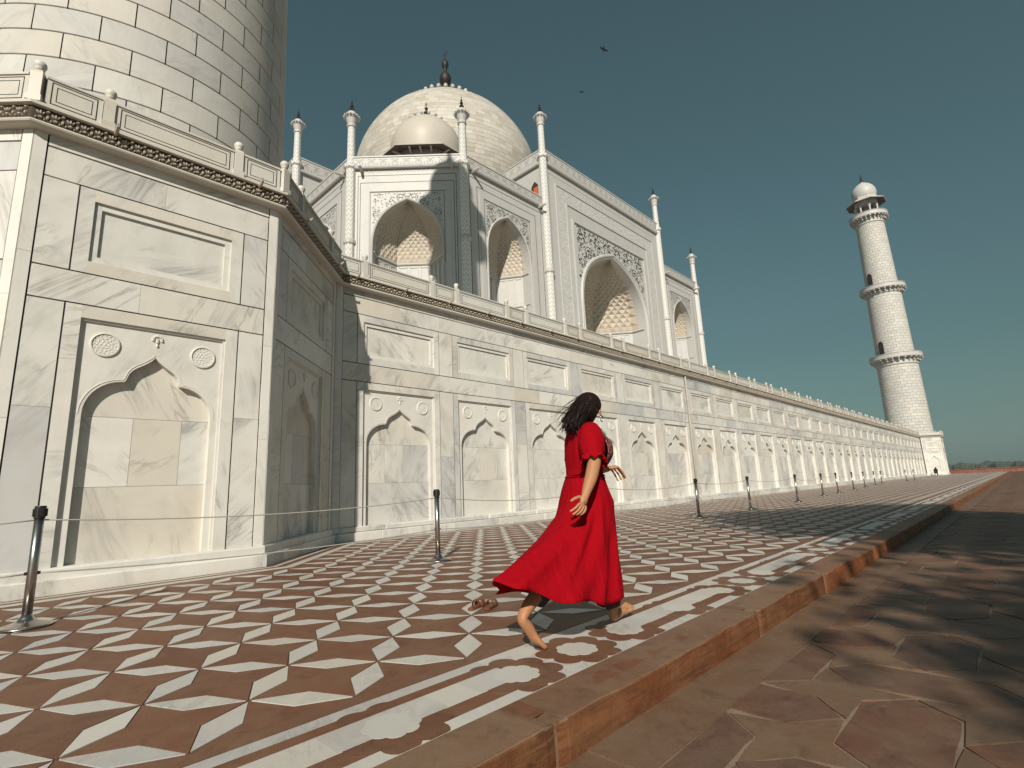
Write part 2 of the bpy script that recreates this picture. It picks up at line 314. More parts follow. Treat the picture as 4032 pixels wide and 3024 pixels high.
# ================================================================== THE SETTING: land, terrace, pavements
def setting():
    g = MB(); g.add([(-300, -1400, -9), (1400, -1400, -9), (1400, 1400, -9), (-300, 1400, -9)], [(0, 1, 2, 3)])
    struct(g.build('ground', M_EARTH))
    # ------------------------------------------------ lower sandstone pavement
    lp = MB(); lp.add([(-70, -90, -0.167), (131, -90, -0.167), (131, 120, -0.167), (-70, 120, -0.167)], [(0, 1, 2, 3)])
    lp.add([(-70, -90, -0.167), (-70, -90, -9.2), (131, -90, -9.2), (131, -90, -0.167)], [(0, 1, 2, 3)])
    low = struct(lp.build('lower_pavement', M_PALEJ))
    PX, PY, X0, Y0 = 0.67, 0.64, 3.53, 1.20
    L, w, b = 0.432, 0.188, 0.165
    hx = [(-L, 0), (-L+b, -w), (L-b, -w), (L, 0), (L-b, w), (-L+b, w)]
    hy = [(w, -L+b), (w, L-b), (0, L), (-w, L-b), (-w, -L+b), (0, -L)]
    Z = -0.16
    def mesh_of(poly, name, mat, d=0.006, jit=0.0):
        m = MB(); m.tile(inset(ccw(poly), d), -0.045, 0.0); me = bpy.data.meshes.new(name); me.from_pydata(m.v, [], m.f); me.materials.append(mat); return me
    def clip(poly, ymax):
        out = []; n = len(poly)
        for i in range(n):
            p, q = poly[i], poly[(i+1) % n]
            if p[1] <= ymax: out.append(p)
            if (p[1]-ymax)*(q[1]-ymax) < 0:
                t = (ymax-p[1])/(q[1]-p[1]); out.append((p[0]+t*(q[0]-p[0]), ymax))
        return out
    def rough(poly, amp, flat=False):    # hand-cut edges: split each side and nudge the points
        out = []; n = len(poly)
        for i in range(n):
            p, q = poly[i], poly[(i+1) % n]; l = hypot(q[0]-p[0], q[1]-p[1]); k = max(1, int(l/0.09))
            for t in range(k):
                x, y = p[0]+(q[0]-p[0])*t/k, p[1]+(q[1]-p[1])*t/k; j = 1.5 if t == 0 else 0.7
                fy = 0.0 if flat and abs(y) < 1e-6 else random.uniform(-amp, amp)*j
                out.append((x+random.uniform(-amp, amp)*j, y+fy))
        return out
    NV = 7
    mh = [[mesh_of(rough(ccw(h0), 0.006), 'slab', M_SLAB, 0.004) for _ in range(NV)] for h0 in (hx, hy)]
    mhc = [[mesh_of(rough(ccw(clip(h0, 0.0)), 0.006, True), 'half_slab', M_SLAB, 0.004) for _ in range(NV)] for h0 in (hx, hy)]
    # star between four slabs; orientation A: long slabs lie lower-left and upper-right
    def star(flip):
        hxp, hyp = PX/2, PY/2
        pts = [(-hxp+L, -hyp), (-hxp+L-b, -hyp+w), (-hxp+w, hyp-L+b), (-hxp, hyp-L), ]
        # corners in order round the centre
        A = [(-hxp+L, -hyp), (-hxp+L-b, -hyp+w)]          # lower-left long-x slab (tip, shoulder)
        B = [(-hxp+w, hyp-L+b), (-hxp, hyp-L)]            # upper-left long-y slab reversed
        P = [(hxp-w, -hyp+L-b), (hxp, -hyp+L)]
        Q = [(hxp-L, hyp), (hxp-L+b, hyp-w)]
        poly = [(-hxp+L, -hyp), (hxp-w, -hyp+L-b), (hxp, -hyp+L), (hxp-L+b, hyp-w), (hxp-L, hyp), (-hxp+w, hyp-L+b), (-hxp, hyp-L), (-hxp+L-b, -hyp+w)]
        if flip: poly = [(-x, y) for x, y in poly]
        return poly
    ms = [[mesh_of(rough(ccw(star(f0)), 0.005), 'star', M_STAR, 0.004) for _ in range(NV)] for f0 in (False, True)]
    items = []
    for i in range(-9, 64):
        for j in range(0, 17):
            x, y = X0+i*PX, Y0-j*PY; k = (i+j) % 2
            items.append((hypot(x, y), random.choice((mhc if j == 0 else mh)[k]), x, y, 'slab'))
            items.append((hypot(x+PX/2, y-PY/2), random.choice(ms[1 if k == 0 else 0]), x+PX/2, y-PY/2, 'star_slab'))
    def vis(x, y): return atan2(y, x) > radians(-14) and x > 0.8
    items.sort(key=lambda t: (not vis(t[2], t[3]), t[0]))
    cnt = {'slab': 0, 'star_slab': 0}; rest = {'slab': MB(), 'star_slab': MB()}; rmat = {'slab': M_SLAB, 'star_slab': M_STAR}
    for d, me, x, y, nm in items:
        dz = random.uniform(-0.0025, 0.002)
        if cnt[nm] < 170:
            cnt[nm] += 1; o = link(nm, me, None, low, (x, y, Z+dz)); o.rotation_euler = (0, 0, random.uniform(-0.012, 0.012))
        else:
            rest[nm].add([(v.co.x+x, v.co.y+y, v.co.z+Z+dz) for v in me.vertices], [tuple(p.vertices) for p in me.polygons])
    for nm in rest: rest[nm].build(nm+'_paving', rmat[nm], low)['kind'] = 'stuff'
    far = MB(); far.add([(X0+63.6*PX, -9.7, -0.160), (131, -9.7, -0.160), (131, 1.20, -0.160), (X0+63.6*PX, 1.20, -0.160)], [(0, 1, 2, 3)])
    far.add([(99.4+7, 1.2, -0.163), (131, 1.2, -0.163), (131, 90, -0.163), (99.4+7, 90, -0.163)], [(0, 1, 2, 3)])
    far.build('plain_paving', M_SLAB, low)
    x = -3.0
    while x < 60:
        l = random.uniform(0.9, 1.7); m = MB(); m.tile([(x+0.006, 1.206), (x+l-0.006, 1.206), (x+l-0.006, 1.492), (x+0.006, 1.492)], -0.2, Z+random.uniform(-0.003, 0.003)+0.002)
        m.build('border_slab', M_STAR, low); x += l
    m = MB(); m.tile([(x, 1.206), (131, 1.206), (131, 1.492), (x, 1.492)], -0.2, Z); m.build('border_paving', M_STAR, low)
    # ------------------------------------------------ kerb
    kb = MB(); kb.box(-5, 112, 1.53, 1.72, -0.19, -0.03); kerb = struct(kb.build('kerb', M_MORTAR))
    joints = [-2.6, -0.5, 1.735, 3.955, 5.70, 7.90, 9.85, 11.9]
    while joints[-1] < 112: joints.append(joints[-1]+random.uniform(1.7, 2.3))
    for a, b2 in zip(joints, joints[1:]):
        m = MB(); r = 0.009; o0 = random.uniform(-0.008, 0.008); zt = random.uniform(-0.003, 0.003)
        n = 36; prof = [(1.50+o0, -0.2), (1.498+o0, -0.10), (1.50+o0, -r*1.4), (1.504+o0, -r*0.6), (1.512+o0, -r*0.18), (1.50+r*1.4+o0, 0), (1.772, 0.0), (1.772, -0.2)]
        v = []; f = []
        for k in range(n+1):
            x = a+0.008+(b2-a-0.016)*k/n; e = 0.014 if k in (0, n) else 0.0
            for q, (py, pz) in enumerate(prof):
                nz = noise.noise((x*2.3, py*3, pz*9+a)); nn = noise.noise((x*9, py*9+3, pz*20))
                wear = 0.004*nz+0.004*nn+(0.03*max(0, noise.noise((x*6, 7.7, a))-0.30) if 1 < q < 6 else 0) if 0 < q < 6 else 0.0
                v.append((x, py+wear+(e if q < 5 else 0), pz+zt+(wear*0.5 if 2 <= q < 6 else 0)-(e*0.5 if 2 < q < 7 else 0)))
        K = len(prof)
        for k in range(n):
            for q in range(K-1): f.append((k*K+q, (k+1)*K+q, (k+1)*K+q+1, k*K+q+1))
        f.append(tuple(range(K))[::-1]); f.append(tuple(range(n*K, n*K+K)))
        m.add(v, f); ks = m.build('kerb_stone', M_KERB, kerb, smooth=False); ks.data.materials.append(M_KERBF)
        for pq in ks.data.polygons:
            if pq.normal.y < -0.8: pq.material_index = 1
    # ------------------------------------------------ terrace pavement
    tb = MB(); tb.add([(-30, 1.6, -0.0040), (113, 1.6, -0.0040), (113, 14, -0.0040), (-30, 14, -0.0040)], [(0, 1, 2, 3)])
    tb.add([(112.9, 1.6, -0.0041), (112.9, 1.6, -0.2), (112.9, 14, -0.2), (112.9, 14, -0.0041)], [(0, 1, 2, 3)])
    ter = struct(tb.build('terrace_pavement', M_MORTAR))
    LA, LB, LX, LY = 0.342, 0.368, 1.030, 2.780
    def dist_wall(x, y):      # distance out from the base of the plinth and the two octagonal bases
        d = YW-0.11-y
        for cx in (NC[0], FCX):
            dx, dy = abs(x-cx), y-NC[1]
            if dy < 0:
                q = max(-dy, dx, (dx-dy)/sqrt(2)); d = min(d, q-OA-0.10)
        return d
    hw = 0.086
    def lozenge(s):
        dx, dy = LA, LB*s; l = hypot(dx, dy); nx, ny = -dy/l, dx/l; e = 0.045
        return [(-dx/2*(1-e), -dy/2*(1-e)), (nx*-hw, ny*-hw), (dx/2*(1-e), dy/2*(1-e)), (nx*hw, ny*hw)]
    red = []
    for q in range(4):
        c0 = [(LA, 0), (0, LB), (-LA, 0), (0, -LB)][q]; c1 = [(0, LB), (-LA, 0), (0, -LB), (LA, 0)][q]
        dx, dy = c1[0]-c0[0], c1[1]-c0[1]; l = hypot(dx, dy); nx, ny = -dy/l, dx/l
        red.append(c0); red.append(((c0[0]+c1[0])/2+nx*hw, (c0[1]+c1[1])/2+ny*hw))
    def mk(poly, name, mat, d):
        m = MB(); m.tile(inset(ccw(poly), d), -0.02, 0.0); me = bpy.data.meshes.new(name); me.from_pydata(m.v, [], m.f); me.materials.append(mat); return me
    ml = [mk(lozenge(1), 'lozenge', M_INSET, 0.0015), mk(lozenge(-1), 'lozenge', M_INSET, 0.0015)]
    mr = mk(red, 'red_tile', M_RED, 0.0035)
    items = []
    for i in range(-24, 330):
        for j in range(-1, 21):
            x, y = LX+i*LA, LY+j*LB
            if (i+j) % 2 == 0:
                for s in (1, -1):
                    cx, cy = x+LA/2, y+s*LB/2
                    if cy > LY-LB and dist_wall(cx, cy) > 0.58: items.append((hypot(cx, cy), ml[0 if s == 1 else 1], cx, cy, 'marble_lozenge'))
            elif y > LY-LB+0.01 and dist_wall(x, y) > 0.72: items.append((hypot(x, y), mr, x, y, 'sandstone_tile'))
    def vis2(x, y): return x > -0.2 and y-2.4*0 > 0 and (y < 40) and atan2(y, x) < radians(86)
    items.sort(key=lambda t: (not vis2(t[2], t[3]), t[0]))
    cnt = {'marble_lozenge': 0, 'sandstone_tile': 0}; rest = {k: MB() for k in cnt}; rmat = {'marble_lozenge': M_INSET, 'sandstone_tile': M_RED}
    for d, me, x, y, nm in items:
        dz = random.uniform(-0.0007, 0.0005)+(0.0004 if nm[0] == 'm' else 0)
        if cnt[nm] < 300:
            cnt[nm] += 1; o = link(nm, me, None, ter, (x, y, dz)); o.rotation_euler = (random.uniform(-0.002, 0.002), random.uniform(-0.002, 0.002), random.uniform(-0.015, 0.015))
        else:
            rest[nm].add([(v.co.x+x, v.co.y+y, v.co.z+dz) for v in me.vertices], [tuple(p.vertices) for p in me.polygons])
    for nm in rest: rest[nm].build(nm+'_paving', rmat[nm], ter)['kind'] = 'stuff'
    # red ground between lozenge field and edges
    rb = MB(); rb.add([(-30, 1.6, -0.0012), (113, 1.6, -0.0012), (113, 2.33, -0.0012), (-30, 2.33, -0.0012)], [(0, 1, 2, 3)])
    rb.build('red_border_ground', M_RED, ter)
    # red half tiles along the lower edge of the field
    half = [(LA-0.004, 0.004), (LA/2+hw*LB/hypot(LA, LB)*-1*-1*0, 0)]
    hm = MB()
    p = lozenge(1)
    for i in range(-24, 330):
        j = -1
        if (i+j) % 2 != 0:
            x, y = LX+i*LA, LY+j*LB
            up = [(LA-0.003, 0.0), (LA/2-hw*LB/hypot(LA, LB)*1.0, LB/2-hw*LA/hypot(LA, LB)), (0, LB-0.003), (-LA/2+hw*LB/hypot(LA, LB), LB/2-hw*LA/hypot(LA, LB)), (-LA+0.003, 0.0)]
            hm.tile(ccw([(x+a, y+b2) for a, b2 in up]), -0.012, -0.0022)
    hm.tile([(-30, 2.322), (113, 2.322), (113, 2.409), (-30, 2.409)], -0.012, -0.0002)
    hm.build('field_edge_tile', M_RED, ter)['kind'] = 'stuff'
    # strips and scalloped flowers of the outer border
    YS = 2.005
    def scal(cx, cy, r, amp, n=8, k=64, ph=0.0):
        out = []
        for i in range(k):
            a = 2*pi*i/k; rr = r*(1-amp+amp*abs(sin(n*(a+ph)/2))**0.75*1.0); out.append((cx+rr*cos(a), cy+rr*sin(a)))
        return out
    def cut(poly, ymin): return [(x, max(y, ymin)) for x, y in poly]
    red_f = mk(cut(scal(0, 0, 0.258, 0.20), 1.777-2.005), 'red_scallop', M_RED, 0.0)
    wh_f = mk(scal(0, 0, 0.122, 0.13), 'white_scallop', M_INSET, 0.0)
    per = 2.46; xs0 = 2.535
    def strip(x0, x1, y0, y1, dz, mat=M_INSET, nm='marble_strip', big=True):
        x = x0; 
        while x < x1-0.01:
            l = min(random.uniform(0.5, 0.95), x1-x)
            if x1-x-l < 0.2: l = x1-x
            m = MB(); m.tile([(x+0.001, y0), (x+l-0.001, y0), (x+l-0.001, y1), (x+0.001, y1)], -0.01, dz+random.uniform(-0.0004, 0.0004)); m.build(nm, mat, ter); x += l
    acc = {'w': MB(), 'r': MB()}
    def flower(x, big, near):
        if near:
            link('red_flower_inlay', red_f, None, ter, (x, YS, 0.0012+(0.0003 if big else 0))); link('marble_flower_inlay', wh_f, None, ter, (x, YS, 0.0030))
        else:
            acc['r'].tile(cut(scal(x, YS, 0.258, 0.20, k=32), 1.777), -0.01, 0.0012+(0.0003 if big else 0)); acc['w'].tile(scal(x, YS, 0.122, 0.13, k=32), -0.01, 0.0030)
    for k in range(-4, 45):
        xc = xs0+k*per; near = 0 <= xc < 14
        # white ground between the three flowers, with notched ends formed by the outer flowers
        a, b2 = xc-0.5, xc+0.5
        if near:
            m = MB(); m.tile([(a, 1.776), (b2, 1.776), (b2, 2.312), (a, 2.312)], -0.01, 0.0004); m.build('marble_ground', M_INSET, ter)
            strip(b2, b2+per-1.0, 2.232, 2.312, 0.0004); strip(b2, b2+per-1.0, 1.776, 1.856, 0.0004)
            strip(b2, b2+per-1.0, 1.962, 2.15, 0.0020)
        else:
            A = acc['w']; A.tile([(a, 1.776), (b2, 1.776), (b2, 2.312), (a, 2.312)], -0.01, 0.0004)
            for y0, y1, dz in ((2.232, 2.312, 0.0004), (1.776, 1.856, 0.0004), (1.965, 2.15, 0.0020)):
                A.tile([(b2, y0), (b2+per-1.0, y0), (b2+per-1.0, y1), (b2, y1)], -0.01, dz)
        for dx in (-0.5, 0, 0.5): flower(xc+dx, dx == 0, near)
        flower(xc+per/2, False, near)
        # the outer flowers run out into the middle strip
        A = acc['w']
        for sx in (-1, 1):
            A.tile(ccw([(xc+sx*0.5, 1.963), (xc+sx*0.78, 1.963), (xc+sx*0.78, 2.149), (xc+sx*0.5, 2.149)]), -0.01, 0.0025)
            A.tile(ccw([(xc+per/2, 1.963), (xc+per/2+sx*0.26, 1.963), (xc+per/2+sx*0.26, 2.149), (xc+per/2, 2.149)]), -0.01, 0.0025)
    acc['w'].build('marble_border', M_INSET, ter)['kind'] = 'stuff'; acc['r'].build('red_border', M_RED, ter)['kind'] = 'stuff'
    # strips that follow the foot of the wall
    def outline(d):
        pts = []; a = OA+0.10+d; s2 = a*tan(pi/8); y1 = YW-0.11-d
        def octp(cx): return [(cx-a, NC[1]-s2), (cx-s2, NC[1]-a), (cx+s2, NC[1]-a), (cx+s2+(y1-(NC[1]-a)), y1)]
        n = octp(NC[0]); f = octp(FCX)
        mirror = [(2*FCX-x, y) for x, y in reversed(f)]
        return [(-25, NC[1]-s2)]+n+[mirror[0]]+mirror[1:3]+[(FCX+a, NC[1]-s2)]
    fw = MB()
    for d0, d1 in ((0.10, 0.17), (0.30, 0.44)):
        A, B = outline(d0), outline(d1)
        for q in range(1, len(A)-2):
            fw.tile(ccw([A[q], A[q+1], B[q+1], B[q]]), -0.01, 0.0008)
    fw.build('wall_foot_strip', M_INSET, ter)
    rw = MB(); A, B = outline(0.0), outline(0.95)
    for q in range(1, len(A)-2): rw.tile(ccw([A[q], A[q+1], B[q+1], B[q]]), -0.02, -0.0020)
    rw.build('wall_foot_ground', M_RED, ter)
    # ------------------------------------------------ river parapet and the far bank
    pp = MB(); pp.box(129.6, 130.2, -90, 118, -0.2, 0.50); pp.box(129.5, 130.3, -90, 118, 0.50, 0.62)
    tag(pp.build('terrace_parapet', M_PARAPET), 'low dark red sandstone parapet closing the far end of the pavement', 'parapet')
setting()

def far_bank():
    t = NT('far_tree_foliage'); p = t.pos(); n = t.noise(p, 0.12, 4)
    m = t.out(t.mix(n, C4(0.035, 0.045, 0.03), C4(0.065, 0.075, 0.045)), 0.9, 0.1)
    rnd = random.Random(5); tb = MB()
    for i in range(420):
        ang = radians(rnd.uniform(-24, 14)); d = rnd.uniform(820, 1100)
        x, y = d*cos(ang), d*sin(ang); H = rnd.uniform(10.5, 14)+4.5*max(0, noise.noise((ang*14, 3.1, 0)))
        for k in range(7):
            r = H*rnd.uniform(0.2, 0.36); a = rnd.uniform(0, 2*pi); q = H*0.35*rnd.random()
            c = (x+q*cos(a), y+q*sin(a), -9+H*rnd.uniform(0.35, 0.85))
            o = len(tb.v); tb.ball(c, r*1.25, r*1.25, r, 7, 5)
            for vi in range(o, len(tb.v)):
                v = tb.v[vi]; s = 1+0.35*noise.noise((v[0]*0.4, v[1]*0.4, v[2]*0.5)); tb.v[vi] = (c[0]+(v[0]-c[0])*s, c[1]+(v[1]-c[1])*s, c[2]+(v[2]-c[2])*s)
    o = tb.build('treeline', m); o['kind'] = 'stuff'; o['label'] = 'hazy line of trees on the far river bank'
    for i, (ang, d, w) in enumerate(((0.3, 905, 7), (1.7, 900, 9), (3.9, 908, 6))):
        a = radians(ang); b = thing('pale_building', ['tiny pale flat roofed building among the far trees, rightmost', 'tiny pale building among the far trees, middle of three', 'tiny pale building among the far trees nearest the tower foot'][i], 'building', (d*cos(a), d*sin(a), -9))
        m1 = MB(); m1.box(-4, 4, -w/2, w/2, 0, 12.6+i*0.9); m1.build('wall', M_HOUSE, b)
        m1 = MB(); m1.box(-4.3, 4.3, -w/2-0.3, w/2+0.3, 12.6+i*0.9, 13.0+i*0.9); m1.build('roof', M_HOUSE, b)
        for k in range(3):
            m1 = MB(); m1.box(-4.1, -3.95, -w/2+1+k*w/3.2, -w/2+2.2+k*w/3.2, 9.6, 11.2); m1.build('window', M_DARK, b)
far_bank()

# ================================================================== PLINTH WALL PIECES (local: x along, -y outwards, z up)
ZB, ZLT, ZUB, ZUT, ZM, ZC = 0.28, 3.34, 3.76, 4.88, 5.27, 5.44
FB = 0.155
def cusped(cx, a, zs, zc, za, z0):
    """outline of a five-cusped arch from the right jamb foot over the apex to the left jamb foot"""
    half = [(a, z0), (a, zs)]
    cu = 0.41*a
    for k in range(1, 10):                      # big outer lobe
        t = k/9*radians(83); half.append((cu*0.96+(a-cu*0.96)*cos(t)**0.92, zs+(zc-zs)*sin(t)))
    half.append((cu*1.08, zc-0.004)); half.append((cu*1.02, zc+0.02))
    for t, fx, fz in ((0, 0.99, 0.16), (0, 0.93, 0.30), (0, 0.82, 0.43), (0, 0.66, 0.545), (0, 0.48, 0.645), (0, 0.30, 0.745), (0, 0.13, 0.87)):
        half.append((cu*fx, zc+(za-zc)*fz))
    pts = half+[(0, za)]+[(-x, z) for x, z in reversed(half)]
    return [(cx+x, z) for x, z in pts]
def medallion_mesh():
    m = MB(); R = 0.155; n = 28
    def disc(r0, y0, r1, y1): # conical ring
        v = [(r0*cos(2*pi*i/n), y0, r0*sin(2*pi*i/n)) for i in range(n)]+[(r1*cos(2*pi*i/n), y1, r1*sin(2*pi*i/n)) for i in range(n)]
        m.add(v, [(i, (i+1) % n, n+(i+1) % n, n+i) for i in range(n)])
    disc(R, 0.0, R*0.98, -0.018); disc(R*0.98, -0.018, R*0.88, -0.022); disc(R*0.88, -0.022, R*0.85, -0.008)
    m.add([(R*0.85*cos(2*pi*i/n), -0.008, R*0.85*sin(2*pi*i/n)) for i in range(n)], [tuple(range(n))])
    rr = random.Random(3)
    def leaf(x, z, l, w, a):
        ca, sa = cos(a), sin(a); p = [(-l, 0), (-l*0.3, -w), (l*0.5, -w*0.7), (l, 0), (l*0.5, w*0.7), (-l*0.3, w)]
        v = [(x+q*ca-u*sa, -0.008, z+q*sa+u*ca) for q, u in p]+[(x+q*ca*0.6-u*sa*0.55, -0.0125, z+q*sa*0.6+u*ca*0.55) for q, u in p]
        m.add(v, [tuple(range(6, 12))]+[(i, (i+1) % 6, 6+(i+1) % 6, 6+i) for i in range(6)])
    leaf(0, 0, 0.02, 0.02, 0)
    for k, (rad, cnt, l, w) in enumerate(((0.042, 6, 0.024, 0.012), (0.078, 11, 0.022, 0.011), (0.112, 16, 0.021, 0.010))):
        for i in range(cnt):
            a = 2*pi*(i+0.5*k)/cnt; leaf(rad*cos(a), rad*sin(a), l, w, a+(0.9 if i % 2 else -0.9))
    return m
def flower_mesh():
    m = MB()
    def blob(x, z, rx, rz, d=0.02):
        n = 8; v = [(x+rx*cos(2*pi*i/n), 0, z+rz*sin(2*pi*i/n)) for i in range(n)]+[(x+0.55*rx*cos(2*pi*i/n), -d, z+0.55*rz*sin(2*pi*i/n)) for i in range(n)]
        m.add(v, [tuple(range(n, 2*n))]+[(i, (i+1) % n, n+(i+1) % n, n+i) for i in range(n)])
    blob(0, 0, 0.022, 0.03)
    for i in range(7):
        a = radians(-10+200*i/6); blob(0.05*cos(a), 0.025+0.05*sin(a), 0.02, 0.02)
    blob(0, 0.03, 0.02, 0.02); blob(0, -0.05, 0.012, 0.035)
    return m
MED = FLW = None
def panel_set(w, slabs=True, detail=True):
    """lower arch panel (with its pieces as children) and upper panel, frame width w, unparented prototypes"""
    global MED, FLW
    low = MB(); low.ring(0, w, ZB, ZLT, FB, 0.0, 0.06, bottom=False)
    A = low.build('arch_panel', M_WALL)
    st = MB(); st.ring(FB, w-FB, ZB, ZLT-FB, 0.028, 0.026, 0.11, bottom=False); st.build('step_moulding', M_PALE, A)
    x0, x1, zt = FB+0.028, w-FB-0.028, ZLT-FB-0.028
    a = (x1-x0)/2-0.085; cx = w/2
    arch = cusped(cx, a, 2.02, 2.45, 2.80, ZB)
    sp = MB(); sp.plate([(x0, ZB)]+[(x0, ZB)][:0]+list(reversed(arch))+[(x1, ZB), (x1, zt), (x0, zt)], 0.05, 0.17)
    sp.build('spandrel', M_PALE, A)
    if detail:
        # raised edge round the arch head
        rim = MB(); pts = [p for p in arch if p[1] > 1.9]
        rim.tube([(x, 0.05, z) for x, z in [(cx+(x-cx)*1.055, 2.0+(z-2.0)*1.05) for x, z in pts]], 0.007, 5); rim.build('arch_rim', M_PALE, A)
        if MED is None:
            MED = medallion_mesh().build('medallion', M_PALE, A); FLW = flower_mesh().build('carved_flower', M_PALE, A); md, fl = MED, FLW
        else:
            md, fl = again(MED, A), again(FLW, A)
        md.location = (cx-0.545*w/1.93, 0.05, 2.89); fl.location = (cx, 0.05, 3.02)
        again(md, A, (cx+0.545*w/1.93, 0.05, 2.89))
    yb = 0.142
    if slabs:
        zs = [ZB-0.02, 1.15, 2.0, 2.95]
        def sl(xa, xb, za, zb):
            m = MB(); m.box(xa+0.002, xb-0.002, yb+random.uniform(-0.001, 0.001), yb+0.05, za+0.002, zb-0.002); m.build('back_slab', M_WALL, A)
        sl(x0, x1, zs[0], zs[1]); xm = cx-a*random.uniform(0.1, 0.5); xn = xm+a*random.uniform(0.5, 0.8)
        sl(x0, xm, zs[1], zs[2]); sl(xm, xn, zs[1], zs[2]); sl(xn, x1, zs[1], zs[2]); sl(x0, x1, zs[2], zs[3])
    else:
        m = MB(); m.box(x0, x1, yb, yb+0.05, ZB-0.02, 2.95); m.build('back_slab', M_WALL, A)
    il = MB(); g = 0.015
    il.box(-g, -0.001, 0.006, 0.05, ZB, ZLT+g); il.box(w+0.001, w+g, 0.006, 0.05, ZB, ZLT+g); il.box(0, w, 0.006, 0.05, ZLT+0.001, ZLT+g)
    il.build('black_inlay', M_BLACK, A)
    up = MB(); up.ring(0, w, ZUB, ZUT, 0.155, 0.0, 0.06); B = up.build('upper_panel', M_WALL)
    m = MB(); m.ring(0.155, w-0.155, ZUB+0.155, ZUT-0.155, 0.082, 0.03, 0.09); m.build('step_moulding', M_PALE, B)
    m = MB(); m.box(0.23, w-0.23, 0.062, 0.10, ZUB+0.23, ZUT-0.23); m.build('centre_slab', M_WALL, B)
    il = MB(); il.ring(-g, w+g, ZUB-g, ZUT+g, g-0.001, 0.006, 0.05); il.build('black_inlay', M_BLACK, B)
    return A, B

def frieze_unit(m, x, s=1.0, y=-0.130):
    """one carved lily and bud of the frieze, starting at x"""
    z0, z1 = 5.500, 5.668
    def lobe(cx, cz, rx, rz, n=6, d=0.022, rot=0.0):
        v = []
        for k, (q, yy) in enumerate(((1.0, y), (0.6, y-d))):
            for i in range(n):
                a = 2*pi*i/n; px, pz = rx*q*cos(a), rz*q*sin(a)
                v.append((x+s*(cx+px*cos(rot)-pz*sin(rot)), yy, cz+px*sin(rot)+pz*cos(rot)))
        m.add(v, [tuple(range(n, 2*n))]+[(i, (i+1) % n, n+(i+1) % n, n+i) for i in range(n)])
    h = z1-z0
    lobe(0.045, z0+0.62*h, 0.012, 0.036); lobe(0.018, z0+0.60*h, 0.010, 0.030, rot=0.6); lobe(0.072, z0+0.60*h, 0.010, 0.030, rot=-0.6)
    lobe(0.045, z0+0.26*h, 0.026, 0.016); lobe(0.112, z0+0.36*h, 0.016, 0.030); lobe(0.112, z0+0.80*h, 0.022, 0.013); lobe(0.005, z0+0.16*h, 0.011, 0.014); lobe(0.085, z0+0.12*h, 0.010, 0.011)
CORN = [(0.0, ZC-0.012), (-0.05, ZC-0.010), (-0.115, ZC-0.004), (-0.142, ZC+0.010), (-0.152, ZC+0.030), (-0.142, ZC+0.050), (-0.125, ZC+0.060), (-0.10, ZC+0.064)]
COPE = [(-0.12, 5.668), (-0.168, 5.670), (-0.178, 5.676), (-0.178, 5.712), (-0.168, 5.72), (0.5, 5.724)]
def extrude_prof(m, prof, x0, x1):
    n = len(prof); v = [(x0, y, z) for y, z in prof]+[(x1, y, z) for y, z in prof]
    m.add(v, [(i, i+1, n+i+1, n+i) for i in range(n-1)]+[tuple(range(n))[::-1], tuple(range(n, 2*n))])
RAILZ, BALLZ, PY = 6.12, 6.31, -0.09      # parapet rail top, ball top, parapet middle plane (local y)
def rail_post(parent, x, y, name='parapet_post'):
    m = MB(); a = 0.075
    m.box(-a, a, -a, a, 5.72, 5.80); a = 0.066
    m.lathe([(a*1.28, 5.80), (a*1.28, 6.115), (a*1.05, 6.15), (a*0.6, 6.165)], 4, a0=pi/4)
    p = m.build(name, M_WARM, parent, (x, y, 0))
    b = MB(); b.lathe([(0.035, 6.16), (0.055, 6.175), (0.05, 6.19), (0.062, 6.21), (0.070, 6.24), (0.062, 6.27), (0.04, 6.295), (0.0, BALLZ)], 12, cap=False); b.build('ball', M_WARM, p, smooth=True)
    return p
def rail_panel(parent, x0, x1, y, rz=0.0, name='parapet_panel'):
    w = x1-x0; m = MB(); m.box(0, w, -0.035, 0.045, 5.72, RAILZ-0.03); m.box(0, w, -0.05, 0.06, RAILZ-0.03, RAILZ, 0)
    p = m.build(name, M_WARM, parent, (x0, y, 0), rz)
    i = MB(); i.ring(0.05, w-0.05, 5.765, RAILZ-0.055, 0.011, -0.0375, -0.03); i.ring(0.10, w-0.10, 5.815, RAILZ-0.105, 0.008, -0.0372, -0.03); i.build('inlay_lines', M_BLACK, p)
    return p
def spout(parent, x, rz=0.0, y=-0.14, xw=None):
    m = MB(); m.tube([(0, 0.08, 5.675), (0, -0.02, 5.67), (0, -0.09, 5.68), (0, -0.13, 5.71), (0, -0.13, 5.745)], [0.03, 0.028, 0.024, 0.02, 0.012], 6)
    return m.build('water_spout', M_CARVE, parent, (x, y, 0), rz)

